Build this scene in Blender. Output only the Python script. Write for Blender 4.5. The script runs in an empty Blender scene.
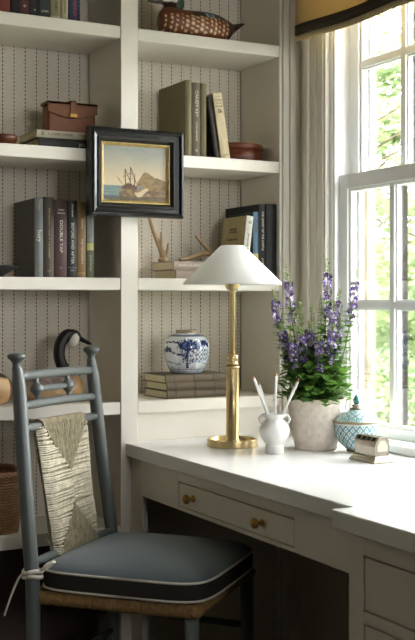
import bpy, math, random
from mathutils import Vector, Matrix, noise as mnoise
random.seed(7)
PI = math.pi
SC = bpy.context.scene
COL = SC.collection

# ------------------------------------------------------------------ camera
cam_d = bpy.data.cameras.new('camera')
cam = bpy.data.objects.new('camera', cam_d)
COL.objects.link(cam)
cam.location = (0, 0, 1.20)
cam.rotation_euler = (PI / 2, 0, -0.488)
cam_d.sensor_fit = 'VERTICAL'
cam_d.sensor_height = 24.0
cam_d.lens = 24.0 * 1112 / 640
cam_d.shift_y = -20 / 640
cam_d.clip_start = 0.05
SC.camera = cam
# ------------------------------------------------------------------ sky, sun, exposure
W = bpy.data.worlds.new('sky'); SC.world = W; W.use_nodes = True
bg = W.node_tree.nodes['Background']
bg.inputs[0].default_value = (0.965, 0.985, 1.0, 1)
bg.inputs[1].default_value = 7.0
SC.view_settings.view_transform = 'Standard'
SC.view_settings.look = 'None'
SC.view_settings.gamma = 1
SC.view_settings.use_curve_mapping = False
SC.view_settings.exposure = 1.6
sun_d = bpy.data.lights.new('sun', 'SUN'); sun = bpy.data.objects.new('sun', sun_d); COL.objects.link(sun)
sun_d.energy = 5.0; sun_d.angle = 0.02; sun_d.color = (1, 0.95, 0.82)
sun.rotation_euler = Vector((0.55, 0.5, -0.75)).to_track_quat('-Z', 'Y').to_euler()
# daylight windows of the room: sky portals in their openings (they only guide sampling)
WINS = [(1.97, 2.97), (0.35, 1.35)]  # second opening: unseen window placed nearer the viewer for raking daylight
for (a, b) in WINS:
    p = bpy.data.lights.new('portal', 'AREA'); p.shape = 'RECTANGLE'; p.size = b - a; p.size_y = 1.55
    p.cycles.is_portal = True
    po = bpy.data.objects.new('portal', p); COL.objects.link(po)
    po.location = (2.19, (a + b) / 2, 1.56)
    po.rotation_euler = Vector((-1, 0, 0)).to_track_quat('-Z', 'Z').to_euler()

FILLW = [(.8, 1.9)]     # unseen window added behind the viewer to light the shelf faces (x range)
for (a, b) in FILLW:
    p = bpy.data.lights.new('portal', 'AREA'); p.shape = 'RECTANGLE'; p.size = b - a; p.size_y = 1.0
    p.cycles.is_portal = True
    po = bpy.data.objects.new('portal', p); COL.objects.link(po)
    po.location = ((a + b) / 2, -2.62, 1.9)
    po.rotation_euler = Vector((0, 1, 0)).to_track_quat('-Z', 'Z').to_euler()

# ------------------------------------------------------------------ materials
MATS = {}
def srgb(c):
    return tuple(((v / 255) / 12.92 if v <= 10 else ((v / 255 + .055) / 1.055) ** 2.4) for v in c) + (1,)
class NT:
    """tiny node-tree helper"""
    def __init__(s, m):
        s.t = m.node_tree; s.n = s.t.nodes; s.l = s.t.links
    def new(s, kind, **kw):
        x = s.n.new(kind)
        for k, v in kw.items(): setattr(x, k, v)
        return x
    def math(s, op, a, b=None, c=None):
        x = s.n.new('ShaderNodeMath'); x.operation = op
        for i, v in enumerate((a, b, c)):
            if v is None: continue
            if isinstance(v, (int, float)): x.inputs[i].default_value = v
            else: s.l.new(v, x.inputs[i])
        return x.outputs[0]
    def mix(s, f, a, b):
        x = s.n.new('ShaderNodeMix'); x.data_type = 'RGBA'
        for i, v in ((0, f), (6, a), (7, b)):
            if isinstance(v, (int, float)): x.inputs[i].default_value = v
            elif isinstance(v, tuple): x.inputs[i].default_value = v
            else: s.l.new(v, x.inputs[i])
        return x.outputs[2]
def mat(name, rgb, rough=.5, metal=0, var=.06, scale=20, bump=0, bscale=200, stretch=(1, 1, 1), coat=0, sheen=0, vcol=False, trans=0):
    if name in MATS: return MATS[name]
    m = bpy.data.materials.new(name); m.use_nodes = True; MATS[name] = m
    k = NT(m); b = k.n['Principled BSDF']
    b.inputs['Roughness'].default_value = rough; b.inputs['Metallic'].default_value = metal
    b.inputs['Coat Weight'].default_value = coat; b.inputs['Sheen Weight'].default_value = sheen
    c = srgb(rgb)
    tc = k.new('ShaderNodeTexCoord'); mp = k.new('ShaderNodeMapping'); mp.inputs['Scale'].default_value = stretch
    k.l.new(tc.outputs['Object'], mp.inputs[0])
    nz = k.new('ShaderNodeTexNoise'); nz.inputs['Scale'].default_value = scale; nz.inputs['Detail'].default_value = 5
    k.l.new(mp.outputs[0], nz.inputs['Vector'])
    lo = tuple(v * (1 - var * 2) for v in c[:3]) + (1,); hi = tuple(min(1, v * (1 + var * 2)) for v in c[:3]) + (1,)
    if vcol:
        at = k.new('ShaderNodeVertexColor'); at.layer_name = 'col'
        k.l.new(at.outputs[0], b.inputs['Base Color'])
    else:
        k.l.new(k.mix(nz.outputs[0], lo, hi), b.inputs['Base Color'])
    if bump:
        n2 = k.new('ShaderNodeTexNoise'); n2.inputs['Scale'].default_value = bscale; n2.inputs['Detail'].default_value = 4
        k.l.new(mp.outputs[0], n2.inputs['Vector'])
        bp = k.new('ShaderNodeBump'); bp.inputs['Strength'].default_value = bump; bp.inputs['Distance'].default_value = .002
        k.l.new(n2.outputs[0], bp.inputs['Height']); k.l.new(bp.outputs[0], b.inputs['Normal'])
    return m

PAINT = mat('cream_paint', (230, 224, 211), .42, var=.012, scale=3)
TOPM = mat('worktop_paint', (240, 240, 238), .22, var=.008, scale=4)
WHITE = mat('window_white', (240, 240, 238), .38, var=.01)
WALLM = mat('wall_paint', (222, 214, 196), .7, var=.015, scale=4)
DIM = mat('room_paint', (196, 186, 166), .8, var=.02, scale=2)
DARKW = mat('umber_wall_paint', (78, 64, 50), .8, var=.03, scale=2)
DARKWOOD = mat('dark_floor', (34, 24, 18), .45, var=.25, scale=6, stretch=(1, 12, 1))
BRASS = mat('brass', (206, 184, 138), .33, 1, var=.08, scale=30)
KNOB = mat('aged_brass', (176, 134, 70), .32, 1, var=.15, scale=60)
CHAIR = mat('grey_green_paint', (92, 97, 94), .36, var=.05, scale=14)
RUSH = mat('rush', (182, 174, 152), .75, var=.35, scale=60, bump=.4)
RUSHD = mat('rush_dark', (142, 132, 106), .8, var=.4, scale=70, bump=.4)
RUSHB = mat('rush_seat', (138, 106, 62), .8, var=.35, scale=90, bump=.4)
CUSH = mat('blue_grey_linen', (74, 86, 91), .95, var=.12, scale=240, bump=.5, bscale=600, sheen=.3)
CUSHB = mat('dark_band_linen', (42, 36, 31), .95, var=.1, scale=240, bump=.4, bscale=600)
CORD = mat('cream_cord', (206, 200, 186), .8, var=.1, scale=200)
BLACKF = mat('ebonised_wood', (17, 17, 18), .3, var=.3, scale=25, coat=.3)
GILT = mat('gilt', (222, 196, 136), .35, .7, var=.2, scale=60)
PAPER = mat('page_block', (206, 194, 160), .85, var=.12, scale=8, stretch=(60, 60, 1))
SHADE = mat('white_shade', (244, 244, 242), .6, var=.01)
PORC = mat('white_glaze', (232, 230, 226), .35, var=.03, scale=40)
STONE = mat('whitewashed_terracotta', (224, 212, 200), .85, var=.14, scale=70, bump=1, bscale=60)
SILVER = mat('antique_silver', (176, 168, 152), .28, 1, var=.15, scale=60)
SILVERD = mat('silver_slots', (46, 42, 38), .5, .6)
LEATHER = mat('brown_leather', (112, 64, 26), .6, var=.2, scale=30, bump=.3, bscale=120)
REDWOOD = mat('red_brown_wood', (100, 52, 28), .4, var=.2, scale=14, stretch=(1, 1, 8))
ANTLER = mat('antler', (160, 134, 100), .6, var=.3, scale=40, bump=.4)
WICKER = mat('wicker', (150, 112, 76), .7, var=.35, scale=50)
BLACKP = mat('black_paint', (16, 15, 15), .45, var=.2)
SOIL = mat('soil', (50, 38, 28), .95, var=.3, scale=60)
STEM = mat('stem_green', (104, 132, 62), .6, var=.15)
LEAF = mat('leaf_green', (92, 132, 64), .45, var=.3, scale=40)
LEAF2 = mat('young_leaf_green', (126, 158, 78), .5, var=.2, scale=40)
PURP = mat('purple_petal', (112, 84, 160), .6, var=.3, scale=60)
LILAC = mat('lilac_petal', (206, 192, 218), .6, var=.12, scale=60)
BUD = mat('green_bud', (150, 164, 100), .6, var=.2, scale=60)
BURLAP = mat('burlap', (192, 170, 122), .9, var=.14, scale=500, bump=.5, bscale=500, stretch=(1, 1, .3))
BAND = mat('dark_ribbon', (52, 42, 24), .8, var=.1, scale=100)
FRINGE = mat('pale_fringe', (198, 178, 134), .9, var=.2, scale=200, stretch=(1, 1, .1))
SPACER = mat('dark_spacer', (12, 10, 9), .8)
STORM = mat('beige_storm_frame', (150, 138, 118), .5)
TEXTW = mat('print_white', (214, 208, 192), .6, var=.02)
TEXTD = mat('print_dark', (70, 58, 40), .7, var=.02)
TEXTG = mat('print_gold', (186, 156, 92), .5, var=.05)
PAINTED = mat('painted_surface', (128, 128, 128), .45, vcol=True)
GLAZED = mat('glazed_painted_surface', (128, 128, 128), .12, vcol=True, coat=.5)
CANVAS = mat('oil_on_canvas', (128, 128, 128), .35, vcol=True, coat=.2)

def glass_mat():
    m = bpy.data.materials.new('window_glass'); m.use_nodes = True; k = NT(m)
    k.n.remove(k.n['Principled BSDF'])
    tr = k.new('ShaderNodeBsdfTransparent'); gl = k.new('ShaderNodeBsdfGlossy'); gl.inputs['Roughness'].default_value = .01
    lw = k.new('ShaderNodeFresnel'); lw.inputs[0].default_value = 1.45
    mx = k.new('ShaderNodeMixShader')
    k.l.new(k.math('MULTIPLY', lw.outputs[0], .6), mx.inputs[0]); k.l.new(tr.outputs[0], mx.inputs[1]); k.l.new(gl.outputs[0], mx.inputs[2])
    k.l.new(mx.outputs[0], k.n['Material Output'].inputs[0]); return m
GLASS = glass_mat()

def wallpaper():
    m = bpy.data.materials.new('striped_wallpaper'); m.use_nodes = True; k = NT(m); b = k.n['Principled BSDF']
    b.inputs['Roughness'].default_value = .85
    tc = k.new('ShaderNodeTexCoord'); sp = k.new('ShaderNodeSeparateXYZ'); k.l.new(tc.outputs['Object'], sp.inputs[0])
    x, z = sp.outputs[0], sp.outputs[2]
    P = .0371
    fx = k.math('FRACT', k.math('DIVIDE', k.math('ADD', x, 10.012), P))
    d = k.math('ABSOLUTE', k.math('SUBTRACT', fx, .5))
    # dashed berry line
    dash = k.math('LESS_THAN', k.math('FRACT', k.math('DIVIDE', k.math('ADD', z, 10), .0125)), .62)
    line = k.math('MULTIPLY', k.math('LESS_THAN', d, .042), dash)
    # pale dotted line each side and a faint wavy sprig between the lines
    wv = k.math('MULTIPLY', k.math('SINE', k.math('MULTIPLY', z, 2 * PI / .03)), .10)
    d2 = k.math('ABSOLUTE', k.math('SUBTRACT', k.math('ABSOLUTE', k.math('SUBTRACT', k.math('ABSOLUTE', k.math('SUBTRACT', fx, .5)), .5)), k.math('ADD', .2, wv)))
    vine = k.math('MULTIPLY', k.math('LESS_THAN', d2, .03), k.math('LESS_THAN', k.math('FRACT', k.math('DIVIDE', k.math('ADD', z, 10), .006)), .5))
    nz = k.new('ShaderNodeTexNoise'); nz.inputs['Scale'].default_value = 90
    k.l.new(tc.outputs['Object'], nz.inputs['Vector'])
    base = k.mix(nz.outputs[0], srgb((212, 203, 186)), srgb((228, 220, 204)))
    base = k.mix(k.math('MULTIPLY', vine, .35), base, srgb((164, 152, 132)))
    base = k.mix(line, base, srgb((96, 56, 42)))
    k.l.new(base, b.inputs['Base Color']); return m
WALLPAPER = wallpaper()

def add_translucent(m, rgb, f):
    k = NT(m); b = k.n['Principled BSDF']; o = k.n['Material Output']
    tl = k.new('ShaderNodeBsdfTranslucent'); tl.inputs[0].default_value = srgb(rgb)
    mx = k.new('ShaderNodeMixShader'); mx.inputs[0].default_value = f
    k.l.new(b.outputs[0], mx.inputs[1]); k.l.new(tl.outputs[0], mx.inputs[2]); k.l.new(mx.outputs[0], o.inputs[0])
add_translucent(BURLAP, (205, 180, 128), .35)
add_translucent(SHADE, (250, 248, 244), .5)
add_translucent(LEAF, (120, 160, 60), .3)
def foliage_mat(name, c1, c2):
    m = bpy.data.materials.new(name); m.use_nodes = True; k = NT(m); b = k.n['Principled BSDF']
    tc = k.new('ShaderNodeTexCoord'); nz = k.new('ShaderNodeTexNoise'); nz.inputs['Scale'].default_value = 2.2; nz.inputs['Detail'].default_value = 6
    k.l.new(tc.outputs['Object'], nz.inputs['Vector'])
    rp = k.new('ShaderNodeValToRGB'); k.l.new(nz.outputs[0], rp.inputs[0])
    rp.color_ramp.elements[0].position = .35; rp.color_ramp.elements[0].color = srgb(c1)
    rp.color_ramp.elements[1].position = .65; rp.color_ramp.elements[1].color = srgb(c2)
    k.l.new(rp.outputs[0], b.inputs['Base Color']); b.inputs['Roughness'].default_value = .6
    tl = k.new('ShaderNodeBsdfTranslucent'); k.l.new(rp.outputs[0], tl.inputs[0])
    mx = k.new('ShaderNodeMixShader'); mx.inputs[0].default_value = .45
    k.l.new(b.outputs[0], mx.inputs[1]); k.l.new(tl.outputs[0], mx.inputs[2]); k.l.new(mx.outputs[0], k.n['Material Output'].inputs[0])
    return m

# ------------------------------------------------------------------ mesh builder
class MB:
    def __init__(s): s.v = []; s.f = []; s.mi = []; s.sm = []; s.c = []; s.cur = 0; s.col = None
    def add(s, vs, fs, smooth=False, cols=None):
        o = len(s.v); s.v += [Vector(v) for v in vs]
        for f in fs: s.f.append([i + o for i in f]); s.mi.append(s.cur); s.sm.append(smooth)
        s.c += cols if cols else [(s.col or (1, 1, 1))] * len(vs)
        return s
    def box(s, x0, x1, y0, y1, z0, z1, M=None):
        vs = [Vector((x, y, z)) for x in (x0, x1) for y in (y0, y1) for z in (z0, z1)]
        if M: vs = [M @ v for v in vs]
        return s.add(vs, [(0, 1, 3, 2), (4, 6, 7, 5), (0, 4, 5, 1), (2, 3, 7, 6), (0, 2, 6, 4), (1, 5, 7, 3)])
    def tube(s, pts, r, n=10, caps=True, smooth=True, flat=1.0):
        pts = [Vector(p) for p in pts]; m = len(pts)
        rs = r if isinstance(r, (list, tuple)) else [r] * m
        T = []
        for i in range(m):
            t = (pts[min(i + 1, m - 1)] - pts[max(i - 1, 0)]); T.append(t.normalized() if t.length > 1e-9 else Vector((0, 0, 1)))
        a = Vector((0, 0, 1)) if abs(T[0].z) < .9 else Vector((1, 0, 0))
        u = T[0].cross(a).normalized(); vs = []
        for i in range(m):
            u = (u - T[i] * u.dot(T[i])).normalized(); w = T[i].cross(u)
            for j in range(n):
                t = 2 * PI * j / n; vs.append(pts[i] + (u * math.cos(t) + w * math.sin(t) * flat) * rs[i])
        fs = [(i * n + j, i * n + (j + 1) % n, (i + 1) * n + (j + 1) % n, (i + 1) * n + j) for i in range(m - 1) for j in range(n)]
        s.add(vs, fs, smooth)
        if caps:
            o = len(s.v) - len(vs)
            for ring in (range(n - 1, -1, -1), range((m - 1) * n, m * n)):
                s.f.append([o + k for k in ring]); s.mi.append(s.cur); s.sm.append(False)
        return s
    def lathe(s, prof, c=(0, 0, 0), n=48, caps=True, smooth=True, sx=1, sy=1, colf=None):
        vs = []; cols = []
        for (r, z) in prof:
            for j in range(n):
                t = 2 * PI * j / n; vs.append((c[0] + r * math.cos(t) * sx, c[1] + r * math.sin(t) * sy, c[2] + z))
                cols.append(colf(t, z, r) if colf else (s.col or (1, 1, 1)))
        m = len(prof)
        fs = [(i * n + j, i * n + (j + 1) % n, (i + 1) * n + (j + 1) % n, (i + 1) * n + j) for i in range(m - 1) for j in range(n)]
        s.add(vs, fs, smooth, cols)
        if caps:
            o = len(s.v) - len(vs)
            for i, ring in ((0, range(n - 1, -1, -1)), (m - 1, range((m - 1) * n, m * n))):
                if prof[i][0] > 1e-5: s.f.append([o + k for k in ring]); s.mi.append(s.cur); s.sm.append(False)
        return s
    def prism(s, poly, a0, a1, axis='y'):
        """poly of 2D points extruded along an axis"""
        n = len(poly); vs = []
        for a in (a0, a1):
            for (p, q) in poly:
                vs.append({'y': (p, a, q), 'x': (a, p, q), 'z': (p, q, a)}[axis])
        return s.add(vs, [tuple(range(n - 1, -1, -1)), tuple(range(n, 2 * n))] + [(i, (i + 1) % n, n + (i + 1) % n, n + i) for i in range(n)])
    def ellipsoid(s, c, r, n=24, m=14, colf=None, M=None):
        vs = []; cols = []
        for i in range(m + 1):
            ph = PI * i / m
            for j in range(n):
                t = 2 * PI * j / n
                d = Vector((math.sin(ph) * math.cos(t), math.sin(ph) * math.sin(t), math.cos(ph)))
                v = Vector((d.x * r[0], d.y * r[1], d.z * r[2]))
                if M: v = M @ v
                vs.append(v + Vector(c)); cols.append(colf(vs[-1]) if colf else (s.col or (1, 1, 1)))
        fs = [(i * n + j, (i + 1) * n + j, (i + 1) * n + (j + 1) % n, i * n + (j + 1) % n) for i in range(m) for j in range(n)]
        return s.add(vs, fs, True, cols)
    def build(s, name, mats, parent=None, bevel=0, colors=False):
        me = bpy.data.meshes.new(name); me.from_pydata(s.v, [], s.f); me.validate(clean_customdata=False)
        for m in (mats if isinstance(mats, (list, tuple)) else [mats]): me.materials.append(m)
        if len(me.polygons) == len(s.f):
            me.polygons.foreach_set('material_index', s.mi); me.polygons.foreach_set('use_smooth', s.sm)
        if colors:
            ca = me.color_attributes.new('col', 'FLOAT_COLOR', 'POINT')
            for i, c in enumerate(s.c): ca.data[i].color = (c[0], c[1], c[2], 1)
        me.update()
        o = bpy.data.objects.new(name, me); COL.objects.link(o)
        if parent: o.parent = parent
        if bevel:
            b = o.modifiers.new('bevel', 'BEVEL'); b.width = bevel; b.segments = 2; b.limit_method = 'ANGLE'; b.angle_limit = .6
        import bmesh
        bm = bmesh.new(); bm.from_mesh(me); bmesh.ops.recalc_face_normals(bm, faces=bm.faces); bm.to_mesh(me); bm.free()
        return o
def bez(pts, n=8):
    """catmull-rom through points"""
    P = [Vector(p) for p in pts]; P = [P[0]] + P + [P[-1]]; out = []
    for i in range(1, len(P) - 2):
        for k in range(n):
            t = k / n; a, b, c, d = P[i - 1], P[i], P[i + 1], P[i + 2]
            out.append(.5 * ((2 * b) + (c - a) * t + (2 * a - 5 * b + 4 * c - d) * t * t + (3 * b - a - 3 * c + d) * t ** 3))
    out.append(P[-2]); return out
def tag(o, label=None, cat=None, group=None, kind=None):
    if label: o['label'] = label
    if cat: o['category'] = cat
    if group: o['group'] = group
    if kind: o['kind'] = kind
    return o
def thing(name, label, cat, loc=(0, 0, 0), rz=0, group=None):
    o = bpy.data.objects.new(name, None); COL.objects.link(o); o.location = loc; o.rotation_euler = (0, 0, rz); o.empty_display_size = .05
    return tag(o, label, cat, group)
def structure(name, mb, m, parent=None, label=None, bevel=0):
    o = mb.build(name, m, parent, bevel)
    if not parent: tag(o, label, None, None, 'structure')
    return o
def text(name, s, size, loc, right, up, m, parent, width=None, shear=0, thick=.0002):
    """raised lettering as a mesh; right and up are its reading and height directions"""
    cu = bpy.data.curves.new(name, 'FONT'); cu.body = s; cu.size = size; cu.extrude = thick; cu.align_x = 'CENTER'; cu.align_y = 'CENTER'; cu.shear = shear
    cu.resolution_u = 3
    tmp = bpy.data.objects.new('tmp', cu); COL.objects.link(tmp)
    dg = bpy.context.evaluated_depsgraph_get(); me = bpy.data.meshes.new_from_object(tmp.evaluated_get(dg))
    bpy.data.objects.remove(tmp)
    r = Vector(right).normalized(); u = Vector(up).normalized(); n = r.cross(u)
    xs = [v.co.x for v in me.vertices] or [0]; w = max(xs) - min(xs); k = (width / w) if width and w > 0 else 1
    for v in me.vertices: v.co = Vector(loc) + r * v.co.x * k + u * v.co.y + n * v.co.z
    me.name = name; me.materials.clear(); me.materials.append(m)
    o = bpy.data.objects.new(name, me); COL.objects.link(o); o.parent = parent; return o

# ================================================================== SETTING
D = 3.14      # face of the bookcase
structure('floor', MB().box(-2.6, 2.2, -2.6, 3.6, -.05, 0), DARKWOOD, label='dark wooden floor of the study')
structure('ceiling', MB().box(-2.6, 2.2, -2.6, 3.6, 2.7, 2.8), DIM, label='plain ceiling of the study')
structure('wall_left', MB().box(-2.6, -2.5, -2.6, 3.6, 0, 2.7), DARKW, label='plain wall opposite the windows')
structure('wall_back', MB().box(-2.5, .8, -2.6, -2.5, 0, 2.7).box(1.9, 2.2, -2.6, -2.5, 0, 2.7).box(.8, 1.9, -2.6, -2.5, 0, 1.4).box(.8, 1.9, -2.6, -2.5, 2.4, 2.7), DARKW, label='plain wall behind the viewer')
structure('wall_far', MB().box(-2.5, .40, D, 3.6, 0, 2.7).box(.40, 2.2, 3.43, 3.6, 0, 2.7), WALLM, label='plain wall behind and beside the bookcase')
wr = MB(); y0 = -2.5
for (a, b) in sorted(WINS):
    wr.box(2.02, 2.18, y0, a, 0, 2.7); wr.box(2.02, 2.18, a, b, 0, .765); wr.box(2.02, 2.18, a, b, 2.36, 2.7); y0 = b
wr.box(2.02, 2.18, y0, 3.43, 0, 2.7)
structure('wall_right', wr, WALLM, label='cream window wall')

def sash(x0, x1, ya, yb, za, zb, st, rb, rt, parent, name, cols=4):
    f = MB(); gx = (x0 + x1) / 2
    f.box(x0, x1, ya, ya + st, za, zb); f.box(x0, x1, yb - st, yb, za, zb)
    f.box(x0, x1, ya + st, yb - st, za, za + rb); f.box(x0, x1, ya + st, yb - st, zb - rt, zb)
    # inner moulding step
    e = .010
    f.box(x0 + .008, x1 - .006, ya + st, ya + st + e, za + rb, zb - rt); f.box(x0 + .008, x1 - .006, yb - st - e, yb - st, za + rb, zb - rt)
    f.box(x0 + .008, x1 - .006, ya + st + e, yb - st - e, za + rb, za + rb + e); f.box(x0 + .008, x1 - .006, ya + st + e, yb - st - e, zb - rt - e, zb - rt)
    s = f.build(name, WHITE, parent, bevel=.0015)
    mu = MB(); sp = MB()
    zc = (za + rb + zb - rt) / 2; A = ya + st + e; B = yb - st - e
    for i in range(1, cols):
        y = A + (B - A) * i / cols
        mu.box(x0 + .004, x1 - .004, y - .011, y + .011, za + rb + e, zb - rt - e)
        mu.box(x0 + .012, x1 - .010, y - .0165, y + .0165, za + rb + e, zb - rt - e)
        sp.box(x1 - .001, x1 + .018, y - .0145, y + .011, za + rb + e, zb - rt - e)
    sp.box(x1 - .003, x1 + .005, B + .001, B + .008, za + rb + e, zb - rt - e)
    mu.box(x0 + .0045, x1 - .0045, A, B, zc - .011, zc + .011); mu.box(x0 + .0125, x1 - .0105, A, B, zc - .0165, zc + .0165)
    mu.build('muntins', WHITE, s, bevel=.0012)
    sp.build('dark_spacer', SPACER, s)
    g = MB(); g.box(gx - .0015, gx + .0015, ya + st, yb - st, za + rb, zb - rt).build('glass_pane', GLASS, s)
    return s
for wi, (a, b) in enumerate(WINS):
    w = bpy.data.objects.new('window_%d' % (wi + 1), None); COL.objects.link(w); tag(w, ['white double-hung sash window with divided panes beside the desk', 'unseen further white sash window along the same wall, placed for raking daylight'][wi], None, None, 'structure')
    w.location = (2.05, (a + b) / 2, .765)
    fr = MB()
    def L(x): return x - 2.05
    cy = (a + b) / 2
    for s in (-1, 1):   # jambs with parting strips, white then beige outside
        j = (b if s > 0 else a) - cy
        j0, j1 = (j - .012, j - .0005) if s > 0 else (j + .0005, j + .012)
        fr.box(L(2.0205), L(2.148), j0, j1, 0, 1.59)
        q0, q1 = (j - .024, j - .012) if s > 0 else (j + .012, j + .024)
        fr.box(L(2.024), L(2.036), q0, q1, 0.02, 1.58)
    fr.box(L(2.0205), L(2.15), a - cy + .012, b - cy - .012, 1.575, 1.59); fr.box(L(2.0205), L(2.18), a - cy + .012, b - cy - .012, 0.0005, .018)
    fr.build('window_frame', WHITE, w, bevel=.001)
    st = MB()
    for s in (-1, 1):
        j = (b if s > 0 else a) - cy
        st.box(L(2.148), L(2.182), *((j - .026, j - .0005) if s > 0 else (j + .0005, j + .026)), 0.02, 1.59)
    so = st.build('storm_frame', STORM, w, bevel=.002)
    if wi == 0:
        MB().box(L(2.143), L(2.153), .452, .462, .18, .24).box(L(2.137), L(2.145), .454, .460, .20, .25).build('latch', STORM, w, bevel=.001)
    sash(L(2.05), L(2.085), a - cy + .012, b - cy - .012 + .008, .019, .835, .050, .030, .045, w, 'lower_sash')
    sash(L(2.09), L(2.125), a - cy + .012, b - cy - .012 + .004, .795, 1.575, .050, .040, .040, w, 'upper_sash')
    # casing (trim) round the opening on the room side: stepped fluted boards
    tr = MB()
    for s in (-1, 1):
        e = b if s > 0 else a
        for (q0, q1, x) in ((0, .012, 2.004), (.012, .040, 2.000), (.040, .050, 2.003), (.050, .078, 2.000), (.078, .088, 2.003), (.088, .113, 1.992)):
            tr.box(x, 2.0199, *sorted((e + s * q0, e + s * q1)), .80, 2.47)
    tr.box(1.999, 2.0199, a, b, 2.36, 2.45); tr.box(1.984, 2.0199, a - .113, b + .113, 2.4705, 2.49)
    structure('trim_%d' % (1 + wi * 2), tr, WHITE if wi else PAINT, bevel=.002, label='fluted window casing')
    sl = MB().box(1.965, 2.05, a - .113, b + (.113 if wi else .113), .7605, .785)
    sl.box(1.985, 2.0199, a - .1, b + .1, .7855, .7995) if 0 else None
    structure('trim_%d' % (2 + wi * 2), sl, WHITE, bevel=.004, label='white window stool')

for i_, (a, b) in enumerate(FILLW):
    w = bpy.data.objects.new('window_%d' % (4 + i_), None); COL.objects.link(w); tag(w, 'unseen white window added in the wall behind the viewer for light', None, None, 'structure'); w.location = ((a + b) / 2, -2.55, 1.4)
    hw_ = (b - a) / 2; m = MB()
    m.box(-hw_ + .001, -hw_ + .05, -.02, .02, .001, .999).box(hw_ - .05, hw_ - .001, -.02, .02, .001, .999).box(-hw_ + .05, hw_ - .05, -.02, .02, .001, .05).box(-hw_ + .05, hw_ - .05, -.02, .02, 0.95, .999).box(-.015, .015, -.015, .015, .05, .95).box(-hw_ + .05, hw_ - .05, -.015, .015, .485, .515)
    m.build('window_frame', WHITE, w); MB().box(-hw_ + .05, hw_ - .05, -.0015, .0015, .05, .95).build('glass_pane', GLASS, w)

# ================================================================== BOOKCASE
bc = thing('bookcase', 'cream built-in bookcase with open shelves and striped paper lining', 'bookcase', (1.2, D, 0))
def LB(x0, x1, y0, y1, z0, z1): return (x0 - 1.2, x1 - 1.2, y0 - D, y1 - D, z0, z1)
MB().box(*LB(1.366, 1.423, D, 3.40, 0, 2.69)).build('divider', PAINT, bc, bevel=.002)
MB().box(*LB(.405, .46, D, 3.40, 0, 2.69)).build('divider', PAINT, bc, bevel=.002)
pl = MB()
for (x0, x1, y) in ((1.938, 1.944, D + .002), (1.9445, 1.951, D + .006), (1.9515, 1.972, D - .001), (1.9725, 1.979, D + .005), (1.9795, 2.0195, D)):
    pl.box(*LB(x0, x1, y, 3.40, 0, 2.69))
pl.build('pilaster', PAINT, bc, bevel=.0025)
MB().box(*LB(.46, 1.366, 3.405, 3.4295, .47, 2.69)).build('wallpaper_lining', WALLPAPER, bc)
MB().box(*LB(1.423, 1.938, 3.405, 3.4295, .1, 2.69)).build('wallpaper_lining', WALLPAPER, bc)
MB().box(*LB(.405, 2.0195, 3.15, 3.42, 2.645, 2.692)).build('top_rail', PAINT, bc)
SH = [.886, 1.268, 1.658, 2.042]
for z in SH + [2.42]:
    for (x0, x1) in ((.4605, 1.3655), (1.4235, 1.9375)):
        MB().box(*LB(x0, x1, D + .002, 3.404, z - .038, z)).build('shelf', PAINT, bc, bevel=.0025)
for z in (.507,):
    MB().box(*LB(.4605, 1.3655, D + .002, 3.404, z - .038, z)).build('shelf', PAINT, bc, bevel=.0025)
MB().box(*LB(1.4235, 1.9375, D + .022, D + .04, .0, .8475)).build('lower_panel', PAINT, bc)
MB().box(*LB(.4605, 1.3655, D + .03, D + .05, .0, .4685)).build('lower_panel', mat('dark_brown_panel', (62, 44, 34), .6, var=.15, scale=6, stretch=(1, 1, .1)), bc)  # plain dark brown panel closing the bay below the low shelf

# ================================================================== DESK
wt = MB()
poly = [(1.382, D - .0005), (1.382, 1.945), (1.327, 1.945), (1.327, 1.25), (1.9645, 1.25), (1.9645, D - .0005)]
wt.prism(poly, .720, .760, 'z')
# part of the top that runs back to the window wall under the stool and to the panel
wt.box(1.4235, 2.0195, D - .0005, D + .0215, .720, .760)
wt.box(1.9645, 2.0195, 1.25, D - .0005, .720, .7599)
tag(wt.build('worktop', TOPM, None, bevel=.003), 'long white painted desk worktop with a stepped front under the window', 'worktop')

ap = thing('desk_frame', 'cream painted desk apron and side panel under the white worktop', 'desk', (1.40, 2.5, 0))
def LA(x0, x1, y0, y1, z0, z1): return (x0 - 1.40, x1 - 1.40, y0 - 2.5, y1 - 2.5, z0, z1)
a = MB()
a.box(*LA(1.40, 1.42, 1.95, 2.203, .608, .7195)); a.box(*LA(1.40, 1.42, 2.814, 3.06, .608, .7195))
a.box(*LA(1.40, 1.42, 2.203, 2.814, .688, .7195)); a.box(*LA(1.40, 1.42, 2.203, 2.814, .608, .619))
a.build('apron', PAINT, ap, bevel=.001)
MB().box(*LA(1.40, 1.42, 3.06, D - .001, 0, .7195)).build('side_panel', PAINT, ap, bevel=.001)
dr = MB().box(*LA(1.4015, 1.419, 2.2070, 2.8100, .6212, .6845)).build('drawer', PAINT, ap, bevel=.0015)
MB().box(*LA(1.42, 1.75, 2.23, 2.79, .6205, .67)).build('drawer_box', DARKWOOD, dr)
def knob(parent, x, y, z):
    k = MB(); prof = [(.0088, 0), (.0098, .002), (.0088, .004), (.005, .006), (.0046, .012), (.007, .015), (.0118, .018), (.0134, .022), (.0126, .027), (.008, .0305), (.001, .032)]
    n = 20; vs = []
    for (r, h) in prof:
        for j in range(n):
            t = 2 * PI * j / n; vs.append((x - h, y + r * math.cos(t), z + r * math.sin(t)))
    k.add(vs, [(i * n + j, i * n + (j + 1) % n, (i + 1) * n + (j + 1) % n, (i + 1) * n + j) for i in range(len(prof) - 1) for j in range(n)] + [tuple(range(n)), tuple(range((len(prof) - 1) * n, len(prof) * n))], True)
    return k.build('knob', KNOB, parent)
knob(dr, .0015, 2.722 - 2.5, .653); knob(dr, .0015, 2.352 - 2.5, .653)

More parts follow.
